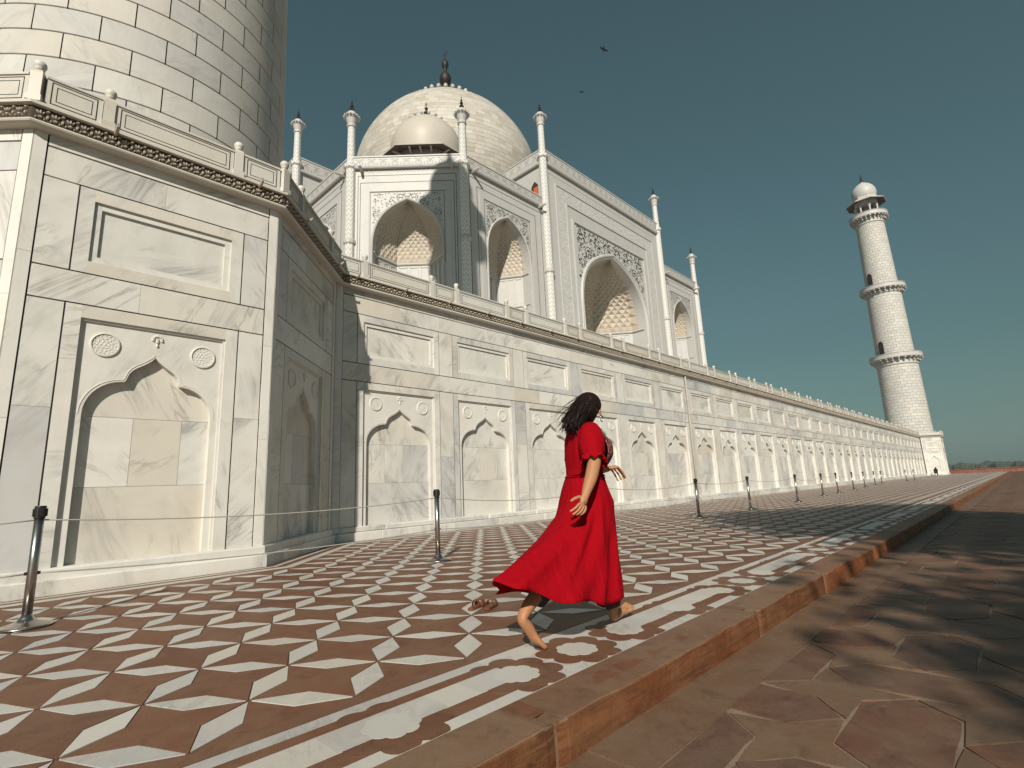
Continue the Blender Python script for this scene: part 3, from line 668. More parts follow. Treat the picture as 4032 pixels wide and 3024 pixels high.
def plinth():
    root = thing('marble_plinth', 'long white marble platform wall with rows of cusped arch panels and a parapet', 'platform', (0, YW, 0))
    core = MB(); core.box(XJ0-0.9, XJ1+0.9, 0.17, 89, 0, 5.70); core.build('core', M_PALE, root)
    # panels
    protos = []
    for k in range(4):
        A, B = panel_set(PW, True); A.parent = root; B.parent = root; protos.append((A, B))
    farA, farB = panel_set(PW, False, False); farA.parent = root; farB.parent = root
    used = set()
    for i in range(NBAY):
        x = XP0+i*PER
        if i < 4: A, B = protos[i]
        elif i < 14:
            q = protos[(i*3+1) % 4]; A = tree_copy(q[0], root); B = tree_copy(q[1], root)
        elif i == 14: A, B = farA, farB
        else: A = tree_copy(farA, root); B = tree_copy(farB, root)
        A.location = (x, 0, 0); B.location = (x, 0, 0)
    # wall slabs: stiles, rails
    G = 0.016
    def slab(x0, x1, z0, z1, y=0.0):
        m = MB(); m.box(x0+0.0015, x1-0.0015, y+random.uniform(-0.0015, 0.001), 0.06, z0+0.0015, z1-0.0015); return m
    far = MB()
    def put(i, x0, x1, z0, z1, y=0.0):
        m = slab(x0, x1, z0, z1, y)
        if i < 12: m.build('marble_slab', M_WALL, root)
        else: far.add(m.v, m.f)
    for i in range(NBAY+1):
        xl = XJ0 if i == 0 else XP0+(i-1)*PER+PW+G; xr = XP0+i*PER-G if i < NBAY else XJ1
        if i == 0:      # corner pilaster and black line
            m = MB(); m.box(xl-0.05, xl+0.12, -0.012, 0.06, ZB, ZC); m.build('corner_pilaster', M_PALE, root)
            m = MB(); m.box(xl+0.12, xl+0.133, -0.001, 0.06, ZB, 5.16); m.build('black_inlay', M_BLACK, root); xl += 0.134
        zc = random.uniform(1.4, 2.3)
        put(i, xl, xr, ZB, zc); put(i, xl, xr, zc, ZLT); put(i, xl, xr, ZUB, ZUT)
        xe = XP0+i*PER+PW+G if i < NBAY else XJ1
        if i < NBAY:
            xm = xr+random.uniform(0.6, 1.6)
            put(i, xl, xm, ZLT+G, ZUB-G); put(i, xm, XP0+i*PER+PW+G, ZLT+G, ZUB-G)
            xm = xr+random.uniform(0.6, 1.8)
            put(i, xl, xm, ZUT+G, ZM); put(i, xm, XP0+i*PER+PW+G, ZUT+G, ZM)
            put(i, xl, XP0+i*PER+PW+G, ZM+G, ZC, -0.008)
        # thin gaps left of stile joints become dark joints
    far.build('slab_masonry', M_WALL, root)['kind'] = 'stuff'
    back = MB(); back.box(XJ0, XJ1, 0.045, 0.10, ZLT, ZUB); back.box(XJ0, XJ1, 0.045, 0.10, ZUT, ZC)
    for i in range(NBAY+1):
        xl = XJ0 if i == 0 else XP0+(i-1)*PER+PW; xr = XP0+i*PER if i < NBAY else XJ1
        back.box(xl, xr, 0.045, 0.10, ZB, ZLT); back.box(xl, xr, 0.045, 0.10, ZUB, ZUT)
    back.build('joint_backing', M_JOINT, root)
    # base courses
    x = XJ0-0.12; fb = MB()
    while x < XJ1:
        l = min(random.uniform(1.1, 2.0), XJ1-x); m = MB(); e = random.uniform(-0.004, 0.004)
        m.box(x+0.002, x+l-0.002, -0.095+e, 0.17, -0.02, 0.165, 0.012)
        if x < 34: m.build('base_stone', M_WALL, root)
        else: fb.add(m.v, m.f)
        x += l
    fb.build('base_masonry', M_WALL, root)['kind'] = 'stuff'
    x = XJ0-0.08; fb = MB()
    while x < XJ1:
        l = min(random.uniform(1.0, 1.9), XJ1-x); m = MB(); m.box(x+0.001, x+l-0.001, -0.05+random.uniform(-0.002, 0.002), 0.17, 0.165, ZB, 0.02)
        if x < 34: m.build('base_fillet', M_WALL, root)
        else: fb.add(m.v, m.f)
        x += l
    fb.build('fillet_masonry', M_WALL, root)['kind'] = 'stuff'
    # cornice, frieze, coping in bay-long stones
    m = MB(); extrude_prof(m, CORN, 0.0015, PER-0.0015); c0 = m.build('roll_moulding', M_WARM, root)
    m = MB(); m.box(0, PER, -0.128, 0.2, ZC+0.058, 5.672); f0 = m.build('frieze_ground', M_GRIME_SHADE, root)
    m = MB(); n = 18
    for k in range(n): frieze_unit(m, k*PER/n, PER/n/0.14)
    m.build('frieze_carving', M_CARVE, f0)['kind'] = 'stuff'
    m = MB(); extrude_prof(m, COPE, 0.001, PER-0.001); p0 = m.build('coping_stone', M_WARM, root)
    for k in range(NBAY+1):
        x = XJ0-0.05+k*PER
        if x > XJ1-0.2: break
        if k == 0:
            c0.location = f0.location = p0.location = (x, 0, 0)
        else: tree_copy(c0, root, (x, 0, 0)); tree_copy(f0, root, (x, 0, 0)); tree_copy(p0, root, (x, 0, 0))
    # parapet
    L1, L2 = 1.88, PER-1.88; xs = [5.77-L2+0.02]
    x = 5.77; post = rail_post(root, x, PY); pn = {}
    pn['s'] = rail_panel(root, 5.16, 5.70, PY); pn['s'].location = (5.16, PY, 0)
    k = 0
    pl = rail_panel(root, x+0.07, x+L1-0.07, PY); ps = rail_panel(root, x+L1+0.07, x+PER-0.07, PY)
    sp0 = spout(root, 5.55)
    for k in range(NBAY):
        x = 5.77+k*PER
        if x+PER > XJ1+0.6: break
        if k:
            tree_copy(post, root, (x, PY, 0)); tree_copy(pl, root, (x+0.07, PY, 0)); tree_copy(ps, root, (x+L1+0.07, PY, 0))
            again(sp0, root, (x-0.3, -0.14, 0))
        again(sp0, root, (x+1.05, -0.14, 0)); tree_copy(post, root, (x+L1, PY, 0))
    # drain pipe
    d = thing('drain_pipe', 'thin grey vertical drain pipe fixed to the long marble wall', 'pipe', (21.5, YW-0.06, 0))
    m = MB(); m.tube([(0, 0, 0.12), (0, 0, 2.4), (0, 0, 5.36), (0, 0.05, 5.5)], 0.042, 8); m.build('pipe', M_IRON, d, smooth=True)
    for z in (0.9, 2.6, 4.3):
        m = MB(); m.lathe([(0.05, z), (0.054, z+0.01), (0.054, z+0.05), (0.05, z+0.06)], 10); m.build('bracket', M_IRON, d)
    return root
plinth()

# ================================================================== MINARETS
def finial(m, z, s, n=10, x=0, y=0):
    pr = [(0.10, 0), (0.16, 0.03), (0.30, 0.16), (0.34, 0.30), (0.26, 0.46), (0.10, 0.58), (0.07, 0.64), (0.20, 0.74), (0.24, 0.86), (0.18, 0.98), (0.06, 1.08), (0.05, 1.16), (0.14, 1.24), (0.15, 1.34), (0.08, 1.44), (0.035, 1.52), (0.03, 1.66), (0.075, 1.72), (0.05, 1.80), (0.018, 1.90), (0.0, 2.15)]
    m.lathe([(r*s, z+q*s) for r, q in pr], n, (x, y, 0), cap=False)
def petal_ring(m, r, z, n, size, droop=0.5, cx=0, cy=0):
    for i in range(n):
        a = 2*pi*i/n; m.ball((cx+r*cos(a), cy+r*sin(a), z), size*0.75, size*0.75, size*0.6, 6, 4)
def minaret(name, label, cx, near, kr):
    root = thing(name, label, 'minaret', (cx, NC[1], 0))
    # ---- octagonal base
    a = OA; R = 1/cos(pi/8)
    def octring(prof, m): m.lathe([((a-y)*R, z) for y, z in prof], 8, a0=pi/8, cap=False)
    m = MB(); m.lathe([((a-0.17)*R, -0.02), ((a-0.17)*R, ZC+0.02), ((a-0.05)*R, ZC+0.02), ((a-0.05)*R, 5.70), (2.0, 5.705)], 8, a0=pi/8, cap=False); base = m.build('base', M_PALE, root)
    m = MB(); octring([(-0.09, -0.02), (-0.095, 0.15), (-0.085, 0.165), (0.17, 0.166)], m); m.build('base_moulding', M_WALL, root)
    m = MB(); octring([(-0.05, 0.165), (-0.05, 0.26), (-0.04, ZB), (0.17, ZB+0.001)], m); m.build('base_fillet', M_WALL, root)
    m = MB(); octring(CORN, m); m.build('roll_moulding', M_WARM, root)
    m = MB(); octring([(-0.128, ZC+0.05), (-0.128, 5.675)], m); fg = m.build('frieze_ground', M_GRIME_SHADE, root)
    m = MB(); octring(COPE, m); m.build('coping', M_WARM, root)
    faces = (-90, -45, -135) if near else (-135, -90, -45)
    w = 1.925; off = (OS-w)/2; G = 0.016
    A0, B0 = panel_set(w, near, near); A0.parent = root; B0.parent = root; first = True
    for fi, ph in enumerate(faces):
        th = radians(ph+90); c = Vector((cos(radians(ph)), sin(radians(ph)), 0))*a; X = Vector((cos(th), sin(th), 0)); o = c-X*OS/2
        def at(x, y=0.0): 
            q = o+X*x+Vector((sin(th), -cos(th), 0))*(-y); return (q.x, q.y, 0)
        if first: A, B = A0, B0; first = False
        else: A, B = tree_copy(A0, root), tree_copy(B0, root)
        for q in (A, B): q.location = at(off); q.rotation_euler = (0, 0, th)
        def slab(x0, x1, z0, z1, y=0.0, nm='marble_slab', mat=M_WALL):
            mm = MB(); mm.box(0.0015, x1-x0-0.0015, y+random.uniform(-0.0015, 0.001), 0.06, z0+0.0015, z1-0.0015); mm.build(nm, mat, root, at(x0), th)
        pw = 0.125
        for s0, s1 in ((0.0, pw), (OS-pw, OS)):
            z = ZB
            for q in range(3):
                z2 = ZC if q == 2 else z+random.uniform(1.4, 2.0); slab(s0 if s0 > 0 else -0.0, s1, z, z2, -0.012, 'corner_pilaster', M_PALE); z = z2
        g = 0.014
        for x0 in (pw, OS-pw-g):
            mm = MB(); mm.box(0, g, 0.002, 0.06, 2.6, 5.2); mm.build('black_inlay', M_BLACK, root, at(x0), th)
            mm = MB(); mm.box(0, g, 0.012, 0.06, ZB, 2.6); mm.build('joint_line', M_JOINT, root, at(x0), th)
        x0, x1 = pw+g, OS-pw-g
        zc = random.uniform(1.5, 2.4)
        for s0, s1 in ((x0, off-G), (off+w+G, x1)):
            slab(s0, s1, ZB, zc); slab(s0, s1, zc, ZLT); slab(s0, s1, ZUB, ZUT)
        xm = random.uniform(0.9, 1.9); slab(x0, xm, ZLT+G, ZUB-G); slab(xm, x1, ZLT+G, ZUB-G)
        xm = random.uniform(0.9, 1.9); slab(x0, xm, ZUT+G, ZM); slab(xm, x1, ZUT+G, ZM); slab(x0, x1, ZM+G, ZC, -0.008)
        mm = MB(); mm.box(0.05, OS-0.05, 0.045, 0.10, ZLT, ZUB); mm.box(0.05, OS-0.05, 0.045, 0.10, ZUT, ZC); mm.box(0.05, off, 0.045, 0.10, ZB, ZC); mm.box(off+w, OS-0.05, 0.045, 0.10, ZB, ZC); mm.build('joint_backing', M_JOINT, root, at(0), th)
        mm = MB(); n = 21
        for k in range(n): frieze_unit(mm, -0.02+k*(OS+0.04)/n, (OS+0.04)/n/0.14)
        mm.build('frieze_carving', M_CARVE, fg, at(0), th)['kind'] = 'stuff'
        # parapet of this face
        e = 0.0; posts = [0.66, 2.24]
        for x in posts:
            pp = rail_post(root, 0, 0); pp.location = at(x, PY); pp.rotation_euler = (0, 0, th)
        rc = (a-PY)/cos(pi/8)
        for dphi in ((-22.5, 22.5) if ph == -45 and not near else (-22.5,)):
            an = radians(ph+dphi); pp = rail_post(root, 0, 0); pp.location = (rc*cos(an), rc*sin(an), 0); pp.rotation_euler = (0, 0, an+pi/2)
        for xa, xb in ((0.04, 0.59), (0.73, 2.17), (2.31, OS-0.04)):
            pp = rail_panel(root, xa, xb, PY, th); pp.location = at(xa, PY)
        for x in (0.75, 2.55):
            s = spout(root, 0, th); s.location = at(x, -0.14)
    # ---- tower
    CH = 0.44; nb = 20; z0 = 5.71
    st = [(5.71, 16.75, 2.80*kr, 2.62*kr), (18.3, 28.35, 2.46, 2.30), (29.5, 40.35, 2.16, 1.93)]
    def rad(z):
        for a0, a1, r0, r1 in st:
            if z <= a1: return r0+(r1-r0)*(z-a0)/(a1-a0)
        return st[-1][3]
    core = MB(); core.lathe([(rad(5.71)-0.03, 5.70)]+[(rad(z)-0.03, z) for z in (9, 12, 16.7)]+[(2.40, 18.3)]+[(rad(z)-0.03, z) for z in (18.4, 28.3)]+[(2.1, 29.5)]+[(rad(z)-0.03, z) for z in (29.6, 40.3)], 60, cap=True)
    tower = core.build('tower', M_JOINT, root, smooth=True)
    def block(m, z, z1, ac, da, gap):
        r0, r1 = rad(z), rad(z1); n = 9 if near else 3; g = gap/r0; a0, a1 = ac-da/2+g, ac+da/2-g; v = []; ch = 0.006
        rows = [(-0.04, z+gap), (-ch, z+gap), (0, z+gap+ch), (0, z1-gap-ch), (-ch, z1-gap), (-0.04, z1-gap)]
        for dr, zz in rows:
            r = rad(zz)+dr
            for k in range(n+1): t = a0+(a1-a0)*k/n; v.append((r*cos(t), r*sin(t), zz))
        N = n+1; f = []
        for q in range(len(rows)-1):
            for k in range(n): f.append((q*N+k, q*N+k+1, (q+1)*N+k+1, (q+1)*N+k))
        m.add(v, f)
    mass = MB(); zk = 7.35-4*CH; k = 0; nobj = 0
    gap = 0.0085 if near else 0.012
    while True:
        za = 7.35+(k-4)*CH; zb = za+CH; k += 1
        if za > 40.3: break
        if zb < 5.75: continue
        za = max(za, 5.71)
        if 16.75 < (za+zb)/2 < 18.3 or 28.35 < (za+zb)/2 < 29.5: continue
        even = (k-1) % 2
        offd = -91.8 if even else -83.0
        for i in range(nb):
            ac = radians(offd+9+18*i); deg = (degrees180(ac))
            vis = near and zb < 14.2 and -165 < deg < -35
            if vis and nobj < 290:
                m = MB(); block(m, za, zb, ac, radians(18), gap); m.build('marble_block', M_TOWER, tower); nobj += 1
            else: block(mass, za, zb, ac, radians(18), gap)
    mm = mass.build('block_masonry', M_TOWER, tower); mm['kind'] = 'stuff'
    # ---- galleries
    for zi, (zu, zt, r) in enumerate(((16.75, 18.35, 3.42), (28.3, 29.55, 3.08), (40.3, 41.95, 2.68))):
        rs = rad(zu-0.1)
        g = MB(); g.lathe([(rs, zu-0.15), (rs+0.12, zu-0.1), (rs+0.16, zu), (rs+0.1, zu+0.1), (rs*1.02, zu+0.12), (rs*1.02, zt-0.75), (r-0.12, zt-0.72), (r, zt-0.70), (r+0.02, zt-0.62), (r-0.05, zt-0.58), (r-0.05, zt-0.08), (r+0.02, zt-0.06), (r+0.02, zt), (r-0.14, zt), (r-0.14, zt-0.6), (0.5, zt-0.6)], 48, cap=False); go = g.build('gallery', M_TOMB, root)
        n = 26
        br = MB(); br.box(-0.09, 0.09, 0, r-rs-0.05, -0.18, 0); br.box(-0.08, 0.08, 0, (r-rs)*0.55, -0.5, -0.18)
        for i in range(n):
            an = 2*pi*i/n; q = MB()
            b0 = br if i == 0 else None
            if i == 0: bo = br.build('bracket', M_TOMB, go)
            else: bo = again(bo, go)
            bo.location = ((rs)*cos(an), rs*sin(an), zt-0.72); bo.rotation_euler = (0, 0, an-pi/2)
    # small doorways at the galleries
    for z, an in ((18.6, 148), (29.8, 148)):
        t = radians(an); r = rad(z); d = MB(); d.box(-0.38, 0.38, -0.03, 0.3, 0, 1.6); d.plate([(-0.38, 1.6), (0.38, 1.6), (0.25, 1.85), (0, 2.0), (-0.25, 1.85)], -0.03, 0.3)
        d.build('doorway', M_DARK, tower, (r*cos(t), r*sin(t), z), t+pi/2)
    # ---- lantern
    lan = MB(); lan.lathe([(1.9, 41.35), (1.95, 41.5), (1.6, 41.5)], 8, a0=pi/8); L = lan.build('lantern', M_TOMB, root)
    for i in range(8):
        an = pi/8+2*pi*i/8; c = MB(); c.lathe([(0.17, 41.45), (0.17, 41.75), (0.11, 41.85), (0.115, 43.2), (0.19, 43.45), (0.19, 43.6)], 8); c.build('column', M_TOMB, L, (1.62*cos(an), 1.62*sin(an), 0))
        # arched head between two columns
        a1 = an+2*pi/8; p0 = Vector((1.62*cos(an), 1.62*sin(an))); p1 = Vector((1.62*cos(a1), 1.62*sin(a1))); w2 = (p1-p0).length; th = atan2(p1.y-p0.y, p1.x-p0.x)
        arc = [(w2-0.16, 43.15), (w2-0.17, 43.4), (w2*0.80, 43.62), (w2*0.68, 43.75), (w2*0.58, 43.8), (w2/2, 43.93), (w2*0.42, 43.8), (w2*0.32, 43.75), (w2*0.20, 43.62), (0.17, 43.4), (0.16, 43.15)]
        h = MB(); h.plate([(0, 43.15)]+list(reversed(arc))+[(w2, 43.15), (w2, 44.45), (0, 44.45)], -0.07, 0.07); h.build('arch_head', M_TOMB, L, (p0.x, p0.y, 0), th)
    e = MB(); R8 = 1/cos(pi/8); e.lathe([(1.55*R8, 44.4), (1.60*R8, 44.42), (2.62*R8, 44.02), (2.64*R8, 44.10), (1.75*R8, 44.72), (1.66*R8, 44.74), (1.66*R8, 45.15), (1.72*R8, 45.2), (1.5*R8, 45.28)], 8, a0=pi/8, cap=True); e.build('eave', M_TOMB, root)
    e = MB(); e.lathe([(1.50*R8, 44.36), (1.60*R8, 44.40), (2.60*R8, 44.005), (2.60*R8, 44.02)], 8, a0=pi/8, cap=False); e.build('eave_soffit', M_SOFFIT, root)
    d = MB(); d.lathe([(1.62, 45.2), (1.74, 45.6), (1.76, 46.0), (1.68, 46.5), (1.45, 47.0), (1.05, 47.45), (0.6, 47.78), (0.3, 47.95), (0.2, 48.1)], 24, cap=False); D = d.build('dome', M_TOMB, root, smooth=True)
    f = MB(); finial(f, 48.0, 0.85); f.build('finial', M_BRONZE, root, smooth=True)
    return root
def degrees180(a):
    d = math.degrees(a) % 360
    return d-360 if d > 180 else d
minaret('minaret', 'huge white marble minaret cropped by the frame on its octagonal arched base', NC[0], True, 0.962)
minaret('minaret', 'whole white marble minaret with three galleries standing at the far corner', FCX, False, 1.0)

# ================================================================== MAUSOLEUM
MC = Vector((49.1, 59.35)); MH, MCH, PH = 29.15, 6.8, 11.7
M_GINLAY = plain('grey_brown_inlay', (0.13, 0.115, 0.10), 0.6)
M_SOFTLINE = plain('soft_grey_line', (0.30, 0.28, 0.26), 0.6)
def bez_arch(cx, a, zs, za, n=14):
    H = za-zs; P = [(a, zs), (a, zs+0.60*H), (0.60*a, zs+0.84*H), (0, za)]; R = []
    for k in range(n+1):
        t = k/n; u = 1-t
        R.append((u**3*P[0][0]+3*u*u*t*P[1][0]+3*u*t*t*P[2][0]+t**3*P[3][0], u**3*P[0][1]+3*u*u*t*P[1][1]+3*u*t*t*P[2][1]+t**3*P[3][1]))
    return [(cx+x, z) for x, z in R]+[(cx-x, z) for x, z in reversed(R[:-1])]
def mausoleum():
    root = thing('mausoleum', 'great white marble domed tomb with deep arched niches rising behind the platform wall', 'mausoleum', (MC.x, MC.y, 0))
    Z0 = 5.7
    def loc(p): return (p[0]-MC.x, p[1]-MC.y, 0)
    def dots(m, x, z, s, rr):
        a = rr.uniform(0, pi); p = [(s*cos(a+q*pi/2)*(1.0 if q % 2 == 0 else 0.55), s*sin(a+q*pi/2)*(1.0 if q % 2 == 0 else 0.55)) for q in range(4)]
        m.add([(x+u, -0.012, z+v) for u, v in p], [(0, 1, 2, 3)])
    def inlay(w, cx, hw2, zt, arch, scale, seed, cnt, vines):
        rr = random.Random(seed); m = MB()
        xs = [p[0] for p in arch]
        def ok(x, z, mg):
            if not (cx-hw2+mg < x < cx+mg*0.2 and z < zt-mg): return False
            d = min(hypot(p[0]-x, p[1]-z) for p in arch)
            # above the arch?
            za = None
            for i in range(len(arch)-1):
                p, q = arch[i], arch[i+1]
                if min(p[0], q[0]) <= x <= max(p[0], q[0]) and abs(p[0]-q[0]) > 1e-6: za = p[1]+(q[1]-p[1])*(x-p[0])/(q[0]-p[0])
            if za is None: return x < cx-hw2+mg*3 and z > arch[0][1]-0.4 and False
            return z > za+0.02 and d > mg*2.0
        segs = []
        for k in range(vines):
            x, z = rr.uniform(cx-hw2, cx), rr.uniform(arch[0][1], zt); r0 = scale*rr.uniform(0.45, 1.0); a0 = rr.uniform(0, 2*pi); sg = rr.choice((-1, 1)); cur = []
            for i in range(22):
                r = r0*(1-i/26); a = a0+sg*i*0.32; px, pz = x+r*cos(a), z+r*sin(a)
                if ok(px, pz, 0.10*scale): cur.append((px, pz))
                else:
                    if len(cur) > 3: segs.append(cur)
                    cur = []
            if len(cur) > 3: segs.append(cur)
        for s in segs: m.ribbon(s, 0.062*scale, -0.012, 0)
        for k in range(cnt):
            x, z = rr.uniform(cx-hw2, cx), rr.uniform(arch[0][1], zt)
            if ok(x, z, 0.10*scale): dots(m, x, z, 0.115*scale*rr.uniform(0.7, 1.3), rr)
        o = [(2*cx-v[0], v[1], v[2]) for v in m.v]; n0 = len(m.v); fl = [tuple(i+n0 for i in reversed(f)) for f in m.f]
        m.v += o; m.f += fl
        return m
    def niche(parent, th, at, cx, a, zs, za, d):
        a += 0.012; base = [(-a, 0.25), (-a, 0.30*d), (-a*0.52, 0.86*d), (a*0.52, 0.86*d), (a, 0.30*d), (a, 0.25)]
        plan = []
        for i in range(len(base)-1):
            n = (2, 10, 12, 10, 2)[i]
            for k in range(n): t = k/n; plan.append((base[i][0]+(base[i+1][0]-base[i][0])*t, base[i][1]+(base[i+1][1]-base[i][1])*t))
        plan.append(base[-1]); N = len(plan)
        m = MB(); v = [(cx+x, y, Z0) for x, y in plan]+[(cx+x, y, zs) for x, y in plan]
        m.add(v, [(i, N+i, N+i+1, i+1) for i in range(N-1)]); W = m.build('niche_wall', M_TOMB, parent, at, th)
        for zz, r in ((zs-0.15, 0.10), (zs-3.2, 0.07), (zs-6.0, 0.07)):
            m = MB(); m.tube([(cx+x*0.985, 0.25+(y-0.25)*0.985, zz) for x, y in plan], r, 5); m.build('ledge', M_TOMB, W)
        # blind arches on the faces of the niche wall
        fr = MB()
        for i in (1, 2, 3):
            p, q = base[i], base[i+1]; wx = hypot(q[0]-p[0], q[1]-p[1])
            for z1, z2 in ((zs-2.9, zs-0.4), (zs-5.8, zs-3.5)):
                for t0, t1 in ((0.06, 0.32), (0.37, 0.63), (0.68, 0.94)):
                    for ta, tb, zz0, zz1 in ((t0, t0+0.03, z1, z2), (t1-0.03, t1, z1, z2), (t0, t1, z2-0.09, z2)):
                        ax, ay = p[0]+(q[0]-p[0])*ta, p[1]+(q[1]-p[1])*ta; bx, by = p[0]+(q[0]-p[0])*tb, p[1]+(q[1]-p[1])*tb
                        ox, oy = -0.05*(q[1]-p[1])/wx, 0.05*(q[0]-p[0])/wx
                        ox, oy = (-ox, -oy) if oy > 0 or (i == 2) else (ox, oy)
                        if i == 1: ox, oy = abs(ox), -abs(oy)
                        if i == 3: ox, oy = -abs(ox), -abs(oy)
                        fr.add([(cx+ax+ox, ay+oy, zz0), (cx+bx+ox, by+oy, zz0), (cx+bx+ox, by+oy, zz1), (cx+ax+ox, ay+oy, zz1), (cx+ax, ay, zz0), (cx+bx, by, zz0), (cx+bx, by, zz1), (cx+ax, ay, zz1)], [(0, 1, 2, 3), (0, 4, 5, 1), (1, 5, 6, 2), (2, 6, 7, 3), (3, 7, 4, 0)])
        fr.build('wall_frames', M_TOMB, W)['kind'] = 'stuff'
        # faceted stalactite half dome
        half = [(x, z) for x, z in bez_arch(0, a, zs, za+0.02, 20)][:21]; NR = 20; m = MB(); rows = []
        for r, (sx, z) in enumerate(half):
            s = sx/a; row = []
            for i, (x, y) in enumerate(plan):
                k = 1.0
                if 0 < r < NR and 1 < i < N-2 and (i+r) % 2 == 0: k = 0.978-0.014*((i*7+r*3) % 3)/2
                row.append((cx+x*s*(k if 1 < i < N-2 else 1), 0.25+(y-0.25)*(s**0.85)*k, z-(0.05 if k < 1 else 0)*a*0.4))
            rows.append(row)
        v = [p for row in rows for p in row]; f = []
        for r in range(NR):
            for i in range(N-1):
                A, B, C_, D = r*N+i, r*N+i+1, (r+1)*N+i+1, (r+1)*N+i
                if (i+r) % 2: f += [(A, D, B), (B, D, C_)]
                else: f += [(A, D, C_), (A, C_, B)]
        m.add(v, f); m.build('half_dome', M_PATINA_SHADE, parent, at, th)
    def lines(w, rects, parent, at, th, mat=M_BLACK, t=0.05):
        m = MB()
        for x0, x1, z1 in rects:
            m.box(x0, x0+t, -0.010, 0.01, Z0, z1); m.box(x1-t, x1, -0.010, 0.01, Z0, z1); m.box(x0+t, x1-t, -0.010, 0.01, z1-t, z1)
        m.build('inlay_lines', mat, parent, at, th)
    def parapet(w, z0, z1, parent, at, th, x0=0.0, motif=True):
        m = MB(); m.box(x0, w, -0.22, 0.5, z0, z1-0.12); m.box(x0, w, -0.28, 0.55, z1-0.12, z1)
        P = m.build('roof_parapet', M_TOMB, parent, at, th)
        m = MB(); m.tube([(x0, -0.16, z0-0.06), (w, -0.16, z0-0.06)], 0.17, 8); m.build('roll_cornice', M_TOMB, P)
        if motif:
            m = MB(); n = max(1, round((w-x0-0.6)/1.02)); h = z1-z0-0.3; s = (w-x0-0.6)/n
            for k in range(n):
                c = x0+0.3+(k+0.5)*s; zb = z0+0.10
                for sg in (-1, 1):
                    p = [(c+sg*0.06, zb), (c+sg*0.20, zb+0.06*h), (c+sg*0.28, zb+0.24*h), (c+sg*0.20, zb+0.44*h), (c+sg*0.09, zb+0.58*h), (c+sg*0.13, zb+0.78*h), (c+sg*0.24, zb+0.86*h), (c+sg*0.34, zb+0.76*h)]
                    m.ribbon(p, 0.055, -0.232, 0)
                m.ribbon([(c, zb+0.25*h), (c, zb+0.95*h)], [0.10, 0.02], -0.232, 0)
                m.ribbon([(c+s/2, zb+0.05*h), (c+s/2, zb+0.35*h)], [0.12, 0.02], -0.232, 0)
            m.build('parapet_inlay', M_SOFTLINE, P)['kind'] = 'stuff'
        return P
    def wing(th, corner, w, cx, a, seed, full=True):
        at = loc(corner); zs, za, ztop = 20.9, 25.3, 28.35
        arch = bez_arch(cx, a, zs, za)
        m = MB(); m.plate([(0, Z0)]+[(cx-a, Z0)]+list(reversed(arch))+[(cx+a, Z0), (w, Z0), (w, ztop), (0, ztop)], 0.0, 0.9); Wl = m.build('niche_bay', M_TOMB, root, at, th)
        niche(root, th, at, cx, a, zs, za, 3.6)
        hw2 = a+0.22
        # frame around the arch: raised border and rim
        m = MB(); m.ring(cx-hw2-0.55, cx+hw2+0.55, Z0, 26.55, 0.48, -0.05, 0.1, bottom=False); m.build('arch_border', M_TOMB, Wl)
        m = MB(); m.tube([(cx+(x-cx)*1.02, -0.02, z+0.05) for x, z in [(cx+a, 12.0)]+arch+[(cx-a, 12.0)]], 0.10, 6); m.build('arch_rim', M_TOMB, Wl)
        lines(w, [(0.62, w-0.62, 27.62), (cx-hw2-0.85, cx+hw2+0.85, 26.95)], Wl, (0, 0, 0), 0.0, M_BLACK, 0.045)
        m = MB(); m.ring(cx-hw2, cx+hw2, 19.5, 26.02, 0.045, -0.014, 0.01, bottom=False); m.build('spandrel_border', M_GINLAY, Wl)
        inlay(w, cx, hw2-0.05, 25.95, arch, 0.62, seed, 520, 16).build('spandrel_inlay', M_GINLAY, Wl)['kind'] = 'stuff'
        m = MB()
        for k in range(int(w*2.4)): m.box(0.8+k*(w-1.6)/int(w*2.4), 0.8+k*(w-1.6)/int(w*2.4)+0.16, -0.03, 0.02, 27.92, 28.08)
        m.build('dentil_band', M_TOMB, Wl)['kind'] = 'stuff'
        parapet(w, 28.35, 29.30, root, at, th)
        for x in (0.95, w-0.95):
            s = MB(); s.tube([(x, 0.1, 28.1), (x, -0.5, 28.05), (x, -1.0, 28.02)], [0.16, 0.13, 0.11], 6); s.build('rain_spout', M_TOMB, Wl)
    def pishtaq(th, corner, w, seed):
        at = loc(corner); cx = w/2; a, zs, za, zt = 6.3, 19.3, 26.35, 33.45
        arch = bez_arch(cx, a, zs, za, 18)
        m = MB(); m.plate([(0, Z0), (cx-a, Z0)]+list(reversed(arch))+[(cx+a, Z0), (w, Z0), (w, zt), (0, zt)], 0.0, 1.0)
        P = m.build('portal', M_TOMB, root, at, th)
        m = MB(); m.box(0, 0.6, 1.0, 5.0, Z0, zt); m.box(w-0.6, w, 1.0, 5.0, Z0, zt); m.box(0.6, w-0.6, 4.4, 5.0, 27.5, zt); m.box(0.6, w-0.6, 1.0, 4.4, zt-0.5, zt-0.1); m.build('portal_return', M_TOMB, root, at, th)
        niche(root, th, at, cx, a, zs, za, 6.5)
        m = MB(); bx0, bx1 = cx-9.75, cx+9.75
        m.box(bx0, bx0+1.45, -0.03, 0.02, Z0, 31.55); m.box(bx1-1.45, bx1, -0.03, 0.02, Z0, 31.55); m.box(bx0+1.45, bx1-1.45, -0.03, 0.02, 30.2, 31.55); m.build('calligraphy_band', M_SCRIPT, P)
